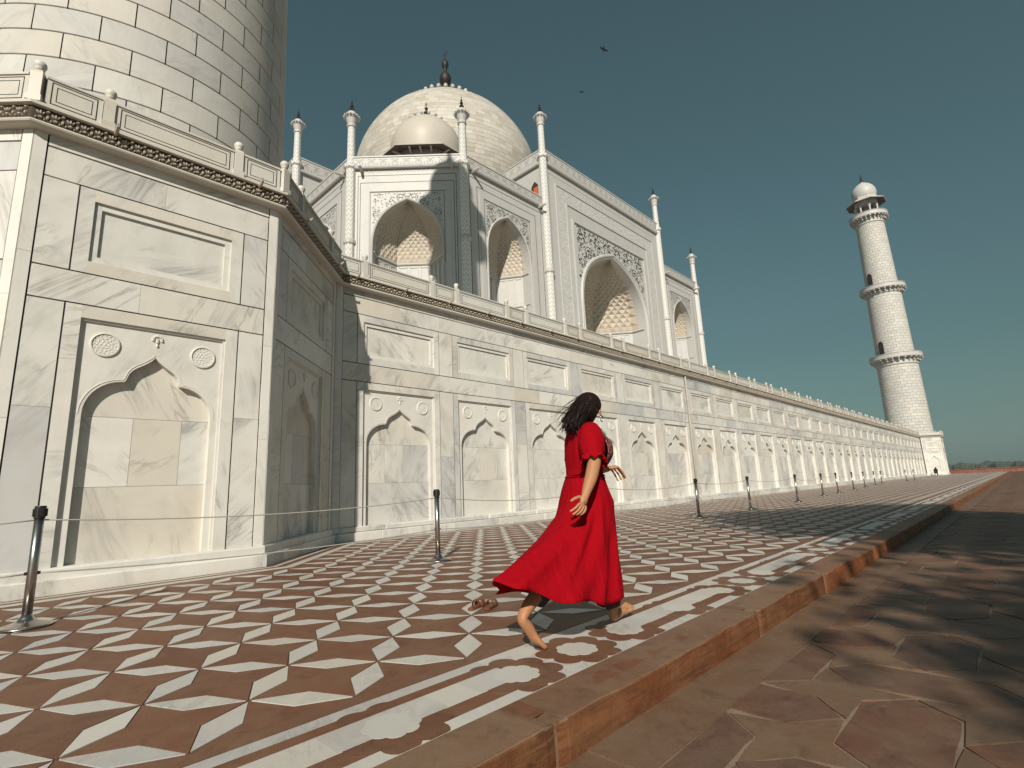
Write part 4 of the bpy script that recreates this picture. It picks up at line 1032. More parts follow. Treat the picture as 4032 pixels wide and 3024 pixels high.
        m = MB(); m.ring(bx0-0.22, bx1+0.22, Z0, 31.8, 0.20, -0.10, 0.02, bottom=False); m.ring(bx0+1.45, bx1-1.45, Z0, 30.2, 0.20, -0.10, 0.02, bottom=False); m.ring(cx-7.45, cx+7.45, Z0, 28.65, 0.3, -0.16, 0.02, bottom=False); m.build('band_moulding', M_TOMB, P)
        lines(w, [(0.75, w-0.75, 32.6)], P, (0, 0, 0), 0.0, M_SOFTLINE, 0.05)
        m = MB(); big = [(cx+(x-cx)*1.055, z+0.32) for x, z in [(cx+a, 11.0)]+arch+[(cx-a, 11.0)]]
        m.tube([(x, -0.06, z) for x, z in big], 0.2, 7); m.tube([(cx+(x-cx)*1.018, -0.02, z+0.1) for x, z in [(cx+a, 11.0)]+arch+[(cx-a, 11.0)]], 0.12, 6); m.build('arch_rim', M_TOMB, P)
        inlay(w, cx, 7.0, 28.3, [(cx+(x-cx)*1.06, z+0.4) for x, z in arch], 1.15, seed, 620, 26).build('spandrel_inlay', M_BLACK, P)['kind'] = 'stuff'
        parapet(w, zt, 34.85, root, at, th)
        # returns of the portal parapet
        Xv = Vector((cos(th), sin(th))); Yv = Vector((-sin(th), cos(th))); c = Vector(corner[:2])
        for x, t2, o in ((0.0, th-pi/2, c+Yv*5.0), (w, th+pi/2, c+Xv*w)):
            parapet(5.0, zt, 34.85, root, loc(o), t2)
        # arched windows in the returns, one with an orange cloth
        for k, (o, t2) in enumerate(((c+Yv*5.0, th-pi/2), (c+Xv*w, th+pi/2))):
            wm = MB(); wm.plate([(3.3, 29.6), (4.2, 29.6), (4.2, 31.3), (3.75, 31.8), (3.3, 31.3)], -0.012, 0.02); wo = wm.build('window', M_DARK, root, loc(o), t2)
            if k == 0 and abs(th) < 0.01:
                s = MB(); s.box(3.62, 4.15, -0.03, -0.012, 29.6, 31.1); s.build('shutter', M_ORANGE, wo)
    L = MC.x-MH; F = MC.y-MH
    wingw = MH-MCH-PH
    wing(0.0, (MC.x-MH+MCH, F), wingw, wingw/2, 2.78, 4)                    # left wing of the front
    wing(0.0, (MC.x+PH, F), wingw, wingw/2, 2.78, 5)                        # right wing of the front
    wing(-pi/4, (L, F+MCH), MCH*sqrt(2), MCH*sqrt(2)/2, 2.92, 6)            # chamfered corner
    wing(-pi/2, (L, MC.y-PH), wingw, wingw/2, 2.78, 7)                      # side
    pishtaq(0.0, (MC.x-PH, F-0.2), 2*PH, 8)
    pishtaq(-pi/2, (L-0.2, MC.y+PH), 2*PH, 9)
    # inner body, roof, hidden sides
    h, c = MH-7.2, 6.0
    R_ = lambda q, ch: [(-q+ch, -q), (q-ch, -q), (q, -q+ch), (q, q-ch), (q-ch, q), (-q+ch, q), (-q, q-ch), (-q, -q+ch)]
    m = MB(); m.tile(R_(h, c), 5.7, 28.2); m.build('inner_body', M_TOMB, root)
    m = MB(); m.tile([(x, y) for x, y in R_(MH-0.95, MCH)], 28.0, 28.3); m.build('roof', M_TOMB, root)
    m = MB(); q = MH
    for p0, p1 in (((q-MCH, -q), (q, -q+MCH)), ((q, -q+MCH), (q, q-MCH)), ((q, q-MCH), (q-MCH, q)), ((q-MCH, q), (-q+MCH, q)), ((-q+MCH, q), (-q, q-MCH)), ((-q, q-MCH), (-q, PH))):
        d = Vector((p1[0]-p0[0], p1[1]-p0[1])).normalized(); nx, ny = d.y, -d.x
        m.tile(ccw([p0, p1, (p1[0]-nx*0.9, p1[1]-ny*0.9), (p0[0]-nx*0.9, p0[1]-ny*0.9)]), 5.7, 29.25)
    m.build('rear_walls', M_TOMB, root)
    # pinnacles
    def pinnacle(p, zpar, zcap, r):
        t = MB(); t.lathe([(r, Z0), (r, zpar-1.15), (r*1.35, zpar-1.0), (r*1.35, zpar-0.7), (r*0.95, zpar-0.6), (r*0.85, zpar), (r*0.78, zcap-1.0)], 8, cap=True); sh = t.build('pinnacle', M_CHEV, root, loc(p))
        for z in (14.0, 21.5):
            t = MB(); t.lathe([(r*1.02, z-0.25), (r*1.22, z-0.15), (r*1.25, z+0.1), (r*1.02, z+0.25)], 12, cap=False); t.build('ring_moulding', M_TOMB, sh)
        t = MB(); t.lathe([(r*0.78, zcap-1.05), (r*0.95, zcap-1.0), (r*0.98, zcap-0.85), (r*0.82, zcap-0.75), (r*0.95, zcap-0.55), (r*1.15, zcap-0.25), (r*1.5, zcap-0.02), (r*1.1, zcap+0.05), (r*1.05, zcap+0.2), (r*0.85, zcap+0.45), (r*0.4, zcap+0.62), (0.06, zcap+0.68)], 16, cap=False)
        t.build('lotus_cap', M_TOMB, sh)
        t = MB(); petal_ring(t, r*1.5, zcap-0.02, 14, 0.16); t.build('petal_ring', M_TOMB, sh)['kind'] = 'stuff'
        t = MB(); finial(t, zcap+0.62, 0.62, 8); t.build('finial', M_BRONZE, sh)
    for p in ((L, F+MCH), (L+MCH, F), (MC.x+MH-MCH, F)): pinnacle(p, 29.3, 33.3, 0.42)
    for p in ((MC.x-PH-0.05, F-0.25), (MC.x+PH+0.05, F-0.25), (L-0.25, MC.y-PH-0.05)): pinnacle(p, 34.85, 38.55, 0.42)
    # drum and dome of marble courses
    m = MB(); m.lathe([(13.2, 28.0), (13.2, 39.6), (13.5, 39.8), (13.5, 40.3), (13.1, 40.5), (13.0, 40.9)], 64, cap=False); m.build('drum', M_TOMB, root, smooth=False)
    prof = [(13.0, 40.9), (13.7, 42.8), (14.35, 45.8), (14.6, 48.2), (14.45, 50.8), (13.8, 53.4), (12.6, 55.9), (10.8, 58.4), (8.5, 60.45), (5.8, 62.15), (3.3, 63.25), (1.2, 63.9)]
    # resample by length
    fine = []
    for i in range(len(prof)-1):
        p0 = prof[max(i-1, 0)]; p1 = prof[i]; p2 = prof[i+1]; p3 = prof[min(i+2, len(prof)-1)]
        for k in range(8):
            t = k/8; fine.append(tuple(0.5*((2*p1[q])+(-p0[q]+p2[q])*t+(2*p0[q]-5*p1[q]+4*p2[q]-p3[q])*t*t+(-p0[q]+3*p1[q]-3*p2[q]+p3[q])*t**3) for q in (0, 1)))
    fine.append(prof[-1])
    core = MB(); core.lathe([(r-0.05, z) for r, z in fine], 72, cap=True); dome = core.build('dome', plain('dome_joint', (0.42, 0.36, 0.29), 0.9), root, smooth=True)
    acc = [0.0]
    for i in range(1, len(fine)): acc.append(acc[-1]+hypot(fine[i][0]-fine[i-1][0], fine[i][1]-fine[i-1][1]))
    def at_len(s):
        for i in range(1, len(acc)):
            if acc[i] >= s:
                t = (s-acc[i-1])/(acc[i]-acc[i-1]); return (fine[i-1][0]+(fine[i][0]-fine[i-1][0])*t, fine[i-1][1]+(fine[i][1]-fine[i-1][1])*t)
        return fine[-1]
    bl = MB(); s = 0.0; cN = 0; rr = random.Random(2)
    while s < acc[-1]-0.3:
        hgt = rr.uniform(0.55, 0.75); r0, z0 = at_len(s+0.015); r1, z1 = at_len(s+hgt-0.015); n = max(8, int(2*pi*r0/rr.uniform(1.0, 1.5))); a = rr.uniform(0, 1); sub = 3
        for i in range(n):
            a0, a1 = a+2*pi*i/n+0.012/r0, a+2*pi*(i+1)/n-0.012/r0; e = rr.uniform(-0.006, 0.006)
            v = [((r+e)*cos(a0+(a1-a0)*k/sub), (r+e)*sin(a0+(a1-a0)*k/sub), z) for r, z in ((r0, z0), (r1, z1)) for k in range(sub+1)]
            bl.add(v, [(k, k+1, sub+1+k+1, sub+1+k) for k in range(sub)])
        s += hgt; cN += 1
    bo = bl.build('dome_block_masonry', M_DOME, dome, smooth=False); bo['kind'] = 'stuff'
    m = MB()
    m.lathe([(4.6, 62.75), (4.7, 63.5), (4.3, 64.0), (3.0, 64.3), (2.0, 64.5), (1.1, 64.8), (0.75, 65.4)], 32, cap=True)
    m.lathe([(5.75, 62.0), (5.9, 62.6), (5.7, 63.05), (4.6, 63.3)], 48, cap=False)
    for i in range(32):
        a = 2*pi*(i+0.5)/32; m.ball((5.65*cos(a), 5.65*sin(a), 63.3), 0.36, 0.36, 0.42, 8, 5)
    m.build('lotus_crown', M_DOME, dome, smooth=True)
    m = MB(); m.lathe([(0.9, 64.5), (0.7, 65.6), (0.5, 66.6), (0.45, 66.9), (0.62, 67.2), (0.68, 67.6), (0.58, 68.0), (0.36, 68.25), (0.6, 68.5), (0.88, 68.9), (0.98, 69.5), (0.88, 70.1), (0.55, 70.6), (0.30, 70.9), (0.26, 71.5), (0.42, 71.75), (0.60, 72.2), (0.58, 72.7), (0.36, 73.1), (0.18, 73.4), (0.12, 73.8), (0.12, 74.3), (0.05, 74.8), (0.0, 75.8)], 16, cap=False)
    pts = [(0, 0.62*cos(t)*0.9, 74.9+0.62*sin(t)) for t in [radians(-205+230*k/10) for k in range(11)]]
    m.tube([(0, 0.45*cos(t), 74.75+0.5*sin(t)) for t in [radians(160+220*k/10) for k in range(11)]], [0.02]+[0.06]*9+[0.02], 5); m.build('finial', M_BRONZE, root, smooth=True)
    # roof pavilion
    K = 17.0; cl = (-K, -K, 0)
    m = MB(); m.lathe([(5.2, 28.3), (5.2, 30.0), (5.35, 30.1), (4.9, 30.1)], 8, a0=pi/8); ch = m.build('roof_pavilion', M_TOMB, root, cl)
    for i in range(8):
        an = pi/8+2*pi*i/8
        m = MB(); m.lathe([(0.36, 30.0), (0.36, 30.6), (0.24, 30.8), (0.25, 33.5), (0.42, 34.0), (0.42, 34.4)], 8); m.build('column', M_TOMB, ch, (4.3*cos(an), 4.3*sin(an), 0))
        a1 = an+pi/4; p0 = Vector((4.3*cos(an), 4.3*sin(an))); p1 = Vector((4.3*cos(a1), 4.3*sin(a1))); w2 = (p1-p0).length; t2 = atan2(p1.y-p0.y, p1.x-p0.x)
        arc = [(w2-0.3, 32.9), (w2-0.32, 33.4), (w2*0.80, 33.9), (w2*0.66, 34.15), (w2/2, 34.5), (w2*0.34, 34.15), (w2*0.20, 33.9), (0.32, 33.4), (0.3, 32.9)]
        m = MB(); m.plate([(0, 32.9)]+list(reversed(arc))+[(w2, 32.9), (w2, 36.0), (0, 36.0)], -0.12, 0.12); m.build('arch_head', M_TOMB, ch, (p0.x, p0.y, 0), t2)
        for q in range(3):
            m = MB(); m.box(-0.09, 0.09, -1.3, 0, 35.55, 35.75); m.build('eave_bracket', M_TOMB, ch, (p0.x+(p1.x-p0.x)*(q+0.5)/3, p0.y+(p1.y-p0.y)*(q+0.5)/3, 0), t2)
    R8 = 1/cos(pi/8)
    m = MB(); m.lathe([(4.1*R8, 36.0), (4.2*R8, 36.02), (5.75*R8, 35.36), (5.78*R8, 35.47), (4.5*R8, 36.3), (4.2*R8, 36.36), (4.1*R8, 36.6), (3.9*R8, 36.65)], 8, a0=pi/8, cap=True); m.build('eave', M_TOMB, ch)
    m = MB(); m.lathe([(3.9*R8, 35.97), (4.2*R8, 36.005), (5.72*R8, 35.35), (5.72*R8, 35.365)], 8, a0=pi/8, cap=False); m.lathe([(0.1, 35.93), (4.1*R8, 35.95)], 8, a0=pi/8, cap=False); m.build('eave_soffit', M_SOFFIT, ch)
    dprof = [(3.80, 36.6), (4.0, 37.6), (4.05, 38.5), (3.92, 39.3), (3.5, 40.3), (2.8, 41.15), (1.9, 41.85), (1.0, 42.3), (0.5, 42.5)]
    m = MB(); m.lathe(dprof, 40, cap=False); pd = m.build('pavilion_dome', M_DOME, ch, smooth=True)
    m = MB(); m.lathe([(1.6, 41.9), (1.7, 42.1), (1.2, 42.4), (0.5, 42.7)], 20); petal_ring(m, 2.25, 41.85, 18, 0.26); m.build('lotus_crown', M_TOMB, ch)
    m = MB(); finial(m, 42.5, 1.25, 12); m.build('finial', M_BRONZE, ch, smooth=True)
mausoleum()

# ================================================================== ROPE POSTS
POSTS = [(-3.55, 5.95), (0.45, 5.93), (4.54, 5.86), (8.62, 5.88), (12.65, 5.93), (16.05, 5.92), (20.3, 5.85), (25.6, 6.35), (29.1, 6.55), (33.1, 6.7), (37.8, 7.05), (42.9, 7.4), (47.4, 7.75), (56.3, 7.4), (59.2, 7.2)]
ORD = ['zeroth', 'first', 'second', 'third', 'fourth', 'fifth', 'sixth', 'seventh', 'eighth', 'ninth', 'tenth', 'eleventh', 'twelfth', 'thirteenth', 'fourteenth']
def posts():
    def make(label, p):
        t = thing('rope_post', label, 'post', (p[0], p[1], 0), 0, 'steel rope posts along the platform wall')
        m = MB(); m.lathe([(0.172, 0.004), (0.176, 0.010), (0.170, 0.018), (0.13, 0.028), (0.075, 0.046), (0.045, 0.072), (0.036, 0.10)], 40, cap=True); m.build('foot', M_STEEL, t, smooth=True)
        m = MB(); m.lathe([(0.0335, 0.08), (0.0335, 0.86)], 24); m.build('pole', M_STEEL, t, smooth=True)
        m = MB(); m.lathe([(0.0385, 0.845), (0.0395, 0.85), (0.0395, 0.94), (0.036, 0.948)], 20); m.box(-0.048, -0.034, -0.016, 0.016, 0.862, 0.925); m.box(0.034, 0.048, -0.016, 0.016, 0.862, 0.925); m.box(-0.016, 0.016, -0.048, -0.034, 0.862, 0.925); m.build('cap', M_CAP, t)
        m = MB(); m.box(0.03, 0.05, -0.009, 0.009, 0.40, 0.425); m.box(-0.05, -0.03, -0.009, 0.009, 0.40, 0.425); m.build('rope_clip', M_CAP, t)
        return t
    names = []
    for i, p in enumerate(POSTS):
        if i == 0: lab = 'steel rope post beyond the picture edge, before the tower base'
        elif i == 1: lab = 'big steel rope post with wide foot right in front of the arched tower base'
        elif i == 2: lab = 'steel rope post with black cap, second from the tower base, left of the walker'
        elif i == 3: lab = 'steel rope post hidden behind the woman in the red dress'
        else: lab = 'steel rope post, %s along the wall counting from the tower base' % ORD[i]
        if i == 0: continue
        t = make(lab, p)
        t.rotation_euler = (radians(random.uniform(-0.8, 0.8)), radians(random.uniform(-0.8, 0.8)), 0)
    for i in range(len(POSTS)-1):
        a, b = POSTS[i], POSTS[i+1]
        for z, sag in ((0.835, 0.10), (0.412, 0.05)):
            if z < 0.5 and i > 4: continue
            pts = []; n = 24
            s = sag*random.uniform(0.7, 1.3)*hypot(b[0]-a[0], b[1]-a[1])/4.1
            for k in range(n+1):
                t = k/n; pts.append((a[0]+(b[0]-a[0])*t, a[1]+(b[1]-a[1])*t, z-4*s*t*(1-t)))
            m = MB(); m.tube(pts, 0.0068, 6); o = m.build('rope', M_ROPE, smooth=True)
            which = 'upper' if z > 0.5 else 'lower'
            if i == 0: lab = '%s rope running out of the picture from the first steel post' % which
            else: lab = '%s rope hanging between the %s and %s steel posts from the tower base' % (which, ORD[i], ORD[i+1])
            tag(o, lab, 'rope', 'ropes strung between the steel posts')
    m = MB(); m.ball((4.28, 5.87, 0.80), 0.016, 0.016, 0.016, 8, 6); m.tube([(4.28, 5.87, 0.79), (4.285, 5.87, 0.755)], 0.006, 6); m.tube([(4.275, 5.87, 0.79), (4.262, 5.872, 0.762)], 0.005, 6)
    tag(m.build('rope_knot', M_ROPE), 'dark knot tied in the rope beside the second steel post', 'knot')
posts()

# ================================================================== SMALL THINGS
def sandals():
    def sandal(label, loc, rz, mirror):
        t = thing('sandal', label, 'sandal', loc, rz, 'sandals left on the pavement')
        out = [(0.0, 0.028), (-0.035, 0.022), (-0.05, 0.0), (-0.035, -0.024), (0.0, -0.028), (0.06, -0.03), (0.12, -0.040), (0.165, -0.036), (0.19, -0.010), (0.185, 0.018), (0.16, 0.038), (0.11, 0.038), (0.05, 0.028)]
        out = [(x, y*mirror) for x, y in out]
        m = MB(); m.tile(ccw(out), 0.002, 0.012); m.tile(inset(ccw(out), 0.004), 0.012, 0.018); m.build('sole', M_LEATHER, t)
        def band(x, w, h, yw, nm):
            b = MB(); n = 10; v = []
            for k in range(n+1):
                a = pi*k/n; y, z = yw*cos(a), 0.012+h*sin(a)
                v += [(x-w/2, y, z), (x+w/2, y, z), (x+w/2, y*0.93, z-0.004), (x-w/2, y*0.93, z-0.004)]
            b.add(v, [(k*4+q, k*4+(q+1) % 4, k*4+4+(q+1) % 4, k*4+4+q) for k in range(n) for q in range(4)]); b.build(nm, M_LEATHER, t)
        band(0.120, 0.050, 0.045, 0.041, 'strap'); band(0.055, 0.026, 0.055, 0.034, 'strap')
        return t
    sandal('brown leather sandal on the pavement, the one farther from the kerb', (2.86, 3.27, 0.003), radians(18), 1)
    sandal('brown leather sandal on the pavement, the one nearer the kerb', (2.93, 3.17, 0.003), radians(30), -1)
sandals()
def litter():
    g = NT('clear_plastic'); g.b.inputs['Transmission Weight'].default_value = 0.8; mat = g.out(C4(0.75, 0.78, 0.78), 0.15)
    t = thing('plastic_bottle', 'crushed clear plastic bottle lying at the foot of the marble wall', 'bottle', (9.9, 9.62, 0.035), radians(25))
    m = MB(); m.lathe([(0.028, -0.10), (0.033, -0.09), (0.026, -0.05), (0.033, 0.0), (0.024, 0.03), (0.032, 0.06), (0.014, 0.10), (0.013, 0.12)], 12)
    m.v = [(z, y, x) for x, y, z in m.v]; m.build('body', mat, t, smooth=True)
    m = MB(); m.lathe([(0.016, 0.12), (0.016, 0.14)], 12); m.v = [(z, y, x) for x, y, z in m.v]; m.build('cap', plain('blue_cap', (0.05, 0.12, 0.3)), t)
litter()
def birds():
    mb = plain('dark_feathers', (0.018, 0.014, 0.014), 0.8)
    def bird(label, loc, rz, roll, span):
        t = thing('bird', label, 'bird', loc, rz, 'birds circling in the sky'); t.rotation_euler = (roll, 0.1, rz)
        m = MB(); s = span
        # body, tail and two swept wings as one continuous thin solid
        body = [(-0.30, 0, 0.03), (-0.22, 0.05, 0.04), (0.05, 0.06, 0.05), (0.20, 0.035, 0.05), (0.28, 0, 0.05)]
        up = [(0.28, 0.0), (0.22, 0.04), (0.12, 0.06), (0.16, 0.25), (0.10, 0.42), (-0.02, 0.54), (-0.04, 0.40), (-0.06, 0.22), (-0.08, 0.06), (-0.20, 0.04), (-0.34, 0.09), (-0.32, 0.0)]
        poly = up+[(x, -y) for x, y in reversed(up[1:-1])]
        v = []; n = len(poly)
        for zz in (0.018, -0.018):
            for x, y in poly: v.append((x*s, y*s, (zz*(1-abs(y)*1.5)+0.10*abs(y))*s))
        m.add(v, [tuple(range(n)), tuple(range(2*n-1, n-1, -1))]+[(i, n+i, n+(i+1) % n, (i+1) % n) for i in range(n)])
        m.ball((0.0, 0, 0), 0.27*s, 0.055*s, 0.055*s, 8, 6); m.ball((0.29*s, 0, 0.01*s), 0.06*s, 0.04*s, 0.04*s, 8, 5)
        m.build('body', mb, t)
    C = Vector((0, 0, CAM_H))
    bird('small dark bird gliding high in the sky above the tomb roofline', C+Vector((0.758, 0.442, 0.816))*70, radians(35), radians(40), 1.35)
    bird('small dark bird flying lower in the sky, close beside the dome', C+Vector((0.741, 0.489, 0.741))*75, radians(165), radians(-35), 1.25)
birds()

# ================================================================== PEOPLE
def skin_mesh(name, pts, edges, mat, parent=None, sub=2, root=0):
    me = bpy.data.meshes.new(name); me.from_pydata([p[:3] for p in pts], edges, []); me.update()
    o = bpy.data.objects.new(name, me); COL.objects.link(o); me.materials.append(mat)
    if parent: o.parent = parent
    sk = o.modifiers.new('skin', 'SKIN'); sk.use_smooth_shade = True; sk.branch_smoothing = 0.4
    d = me.skin_vertices[0].data
    for i, p in enumerate(pts):
        r = p[3]; d[i].radius = r if isinstance(r, tuple) else (r, r)
    d[root].use_root = True
    ss = o.modifiers.new('sub', 'SUBSURF'); ss.levels = sub; ss.render_levels = sub
    return o
def skin_mat():
    t = NT('brown_skin'); p = t.pos(); n = t.noise(p, 25, 4)
    c = t.mix(n, C4(0.34, 0.155, 0.075), C4(0.43, 0.21, 0.105))
    t.b.inputs['Subsurface Weight'].default_value = 0.12; t.b.inputs['Subsurface Radius'].default_value = (0.02, 0.008, 0.004)
    return t.out(c, 0.5, 0.35)
def woman():
    M_SKIN = skin_mat()
    t = NT('red_crepe_cloth'); p = t.pos(); n = t.noise(p, 60, 3)
    c = t.mix(n, C4(0.25, 0.0010, 0.0050), C4(0.30, 0.0016, 0.0070)); mpd = t.node('Mapping'); t.put(mpd.inputs[0], p); mpd.inputs['Scale'].default_value = (9, 9, 0.9); mpd.inputs['Rotation'].default_value = (0, 0.35, 0); t.bump(t.math('ADD', t.noise(mpd.outputs[0], 1.0, 3, 0.5, 0.8), t.math('MULTIPLY', n, 0.06)), 0.6, 0.04)
    M_DRESS = t.out(c, 0.9, 0.08); 
    t = NT('patterned_scarf_cloth'); p = t.pos(); n = t.noise(p, 60, 3, 0.6, 1.0)
    c = t.ramp(n, [(0.40, (0.012, 0.008, 0.008)), (0.50, (0.10, 0.02, 0.015)), (0.58, (0.50, 0.16, 0.12)), (0.66, (0.03, 0.012, 0.01))]); M_SCARF = t.out(c, 0.8)
    M_HAIR = NT('dark_brown_hair').out(C4(0.012, 0.006, 0.004), 0.5, 0.25)
    M_LEG = plain('charcoal_legging', (0.03, 0.03, 0.033), 0.8)
    X, Y = 2.97, 2.17
    w = thing('person', 'barefoot woman in a long red dress with dark windblown hair walking along the pavement', 'person', (X, Y, 0))
    P = []; E = []
    def v(x, y, z, r, link=None):
        P.append((x-X, y-Y, z, r))
        if link is not None: E.append((link, len(P)-1))
        return len(P)-1
    # pelvis is the root; she walks towards +X
    pel = v(2.93, 2.17, 0.86, (0.105, 0.12)); sp1 = v(2.945, 2.17, 0.98, (0.085, 0.10), pel); sp2 = v(2.955, 2.17, 1.12, (0.09, 0.115), sp1); ch = v(2.97, 2.17, 1.235, (0.075, 0.11), sp2)
    nk = v(3.005, 2.17, 1.315, 0.045, ch); nk2 = v(3.035, 2.172, 1.355, 0.043, nk); hd = v(3.065, 2.178, 1.415, (0.068, 0.068), nk2); hd2 = v(3.075, 2.184, 1.475, (0.08, 0.078), hd); hd3 = v(3.07, 2.184, 1.53, 0.05, hd2)
    fc = v(3.115, 2.195, 1.425, 0.052, hd); ns = v(3.153, 2.205, 1.437, 0.014, fc)
    def hand(wr, wp, dirv, side, up, curl):
        """palm and five fingers from wrist index wr at wp; dirv = finger direction, side = towards the thumb, up = back of the hand"""
        d = Vector(dirv).normalized(); s = Vector(side).normalized(); u = Vector(up).normalized(); o = Vector(wp)
        def vv(p, r, l): return v(p.x, p.y, p.z, r, l)
        pm = vv(o+d*0.042, (0.019, 0.017), wr)
        L = (0.050, 0.062, 0.066, 0.058)
        for k in range(4):
            off = (0.026-0.0175*k); b = o+d*(0.082-0.004*abs(k-1.3))+s*off
            kn = vv(b, 0.0100, pm); q1 = b+d*L[(1, 2, 3, 0)[k]]*0.42+s*off*0.25-u*curl*0.012
            j1 = vv(q1, 0.0082, kn); q2 = q1+d*L[(1, 2, 3, 0)[k]]*0.33-u*curl*0.03+s*off*0.12; j2 = vv(q2, 0.0074, j1); vv(q2+d*L[(1, 2, 3, 0)[k]]*0.20-u*curl*0.032, 0.0066, j2)
        t1 = vv(o+d*0.026+s*0.028-u*0.006, 0.0125, pm); t2 = vv(o+d*0.055+s*0.052-u*0.014, 0.0105, t1); vv(o+d*0.082+s*0.066-u*0.022, 0.0082, t2)
    # right arm, swung back; seen in front of the body from the camera
    rs = v(2.90, 2.045, 1.262, 0.066, ch); ru = v(2.85, 1.998, 1.165, 0.060, rs); re = v(2.79, 1.972, 1.045, 0.047, ru); rf = v(2.725, 1.960, 0.950, 0.043, re); rw = v(2.65, 1.955, 0.858, (0.029, 0.025), rf)
    hand(rw, (2.65, 1.955, 0.858), (-0.42, -0.03, -0.66), (-0.70, 0.25, 0.42), (0.30, -0.95, -0.10), 0.5)
    # left arm, forearm raised in front
    ls = v(3.02, 2.295, 1.262, 0.058, ch); lu = v(3.06, 2.335, 1.16, 0.048, ls); le = v(3.12, 2.335, 1.035, 0.042, lu); lf = v(3.21, 2.29, 1.012, 0.042, le); lw = v(3.305, 2.245, 1.025, 0.029, lf)
    hand(lw, (3.305, 2.245, 1.025), (0.74, -0.22, 0.16), (-0.2, -0.9, 0.25), (-0.15, 0.2, 0.95), 1.5)
    # legs and feet
    def foot(an, heel, ball, toe, yside):
        h = v(*heel, 0.034, an); md = v(*[(a*0.45+b*0.55) for a, b in zip(heel, ball)][:2], (heel[2]+ball[2])/2+0.010, (0.034, 0.036), h)
        bl = v(*ball, (0.025, 0.035), md); T = Vector(toe)-Vector(ball); sd = Vector((0, 1, 0))
        for k in range(5):
            off = (0.036-0.0175*k)*yside; l = (1.0, 0.95, 0.86, 0.74, 0.62)[k]; r = (0.016, 0.0108, 0.010, 0.0095, 0.009)[k]
            b0 = Vector(ball)+sd*off*1.05+T*0.25; q = v(b0.x, b0.y, b0.z-0.004, r*1.15, bl); e = b0+T*0.75*l; v(e.x, e.y, e.z-0.004, r, q)
    rh = v(2.97, 2.11, 0.80, 0.085, pel); rk = v(3.10, 2.12, 0.46, 0.055, rh); rm = v(3.13, 2.13, 0.30, 0.05, rk); ra = v(3.135, 2.145, 0.10, 0.041, rm)
    foot(ra, (3.115, 2.145, 0.034), (3.27, 2.145, 0.052), (3.355, 2.14, 0.088), 1)
    lh = v(2.92, 2.23, 0.80, 0.085, pel); lk = v(2.80, 2.22, 0.47, 0.055, lh); lm = v(2.56, 2.205, 0.36, 0.052, lk); la = v(2.355, 2.20, 0.245, 0.042, lm)
    foot(la, (2.285, 2.195, 0.185), (2.372, 2.180, 0.058), (2.420, 2.175, 0.014), -1)
    body = skin_mesh('body', P, E, M_SKIN, w, 2, 0)
    # leggings: cuffs at the two ankles
    for pts, nm in (([(3.128, 2.141, 0.155), (3.132, 2.149, 0.115), (3.134, 2.144, 0.098)], 'legging'), ([(2.49, 2.20, 0.292), (2.46, 2.197, 0.272), (2.435, 2.195, 0.260)], 'legging')):
        m = MB(); m.tube([(a-X, b-Y, c) for a, b, c in pts], [0.056, 0.053, 0.050], 16); m.build(nm, M_LEG, w, smooth=True)
    # ---------------- dress: bodice and skirt in one loft
    n = 96; rings = []
    def ring(cx, cy, rx, ry, z, tilt=0.0, fold=0.0, ph=0.0, k=9):
        tw = radians(-22)*min(1.0, max(0.0, (z-0.9)/0.3))
        out = []
        for i in range(n):
            a = 2*pi*i/n; f = 1+fold*(0.6*sin(k*a+ph)+0.4*sin((k*2-3)*a+ph*1.7))
            e = 2.4; ca, sa = cos(a), sin(a)
            px = rx*math.copysign(abs(ca)**(2/e), ca)*f; py = ry*math.copysign(abs(sa)**(2/e), sa)*f
            out.append((cx+px*cos(tw)-py*sin(tw)-X, cy+px*sin(tw)+py*cos(tw)-Y, z+tilt*px))
        return out
    rings.append(ring(3.005, 2.17, 0.052, 0.062, 1.328)); rings.append(ring(2.985, 2.17, 0.078, 0.105, 1.310)); rings.append(ring(2.97, 2.17, 0.092, 0.150, 1.285)); rings.append(ring(2.968, 2.17, 0.104, 0.163, 1.24))
    rings.append(ring(2.97, 2.17, 0.118, 0.158, 1.17, 0, 0.01)); rings.append(ring(2.965, 2.17, 0.116, 0.150, 1.10, 0, 0.015)); rings.append(ring(2.955, 2.17, 0.100, 0.136, 1.03, 0, 0.02)); rings.append(ring(2.95, 2.17, 0.098, 0.132, 0.985, 0, 0.02))
    rings.append(ring(2.945, 2.17, 0.110, 0.142, 0.95, 0, 0.02)); rings.append(ring(2.94, 2.17, 0.132, 0.160, 0.88, 0, 0.02)); rings.append(ring(2.945, 2.17, 0.158, 0.182, 0.80, 0, 0.025))
    # skirt: free curve from the hips to a wind-blown hem
    hips = ring(2.945, 2.17, 0.158, 0.182, 0.80, 0, 0.025)
    def hem(a):
        d = math.degrees(a) % 360; d = d-360 if d > 180 else d; b = abs(d)/180.0
        # (reach in x, reach in y, height) around the hem; front is 0
        kx = [(0, 0.20), (0.12, 0.19), (0.22, 0.145), (0.32, 0.10), (0.45, -0.02), (0.6, -0.28), (0.75, -0.58), (0.88, -0.80), (1.0, -0.885)]
        kz = [(0, 0.098), (0.12, 0.098), (0.22, 0.105), (0.27, 0.17), (0.32, 0.215), (0.45, 0.195), (0.6, 0.225), (0.75, 0.295), (0.88, 0.37), (1.0, 0.445)]
        ky = [(0, 0.0), (0.12, 0.05), (0.22, 0.08), (0.32, 0.15), (0.45, 0.235), (0.6, 0.245), (0.75, 0.21), (0.88, 0.12), (1.0, 0.0)]
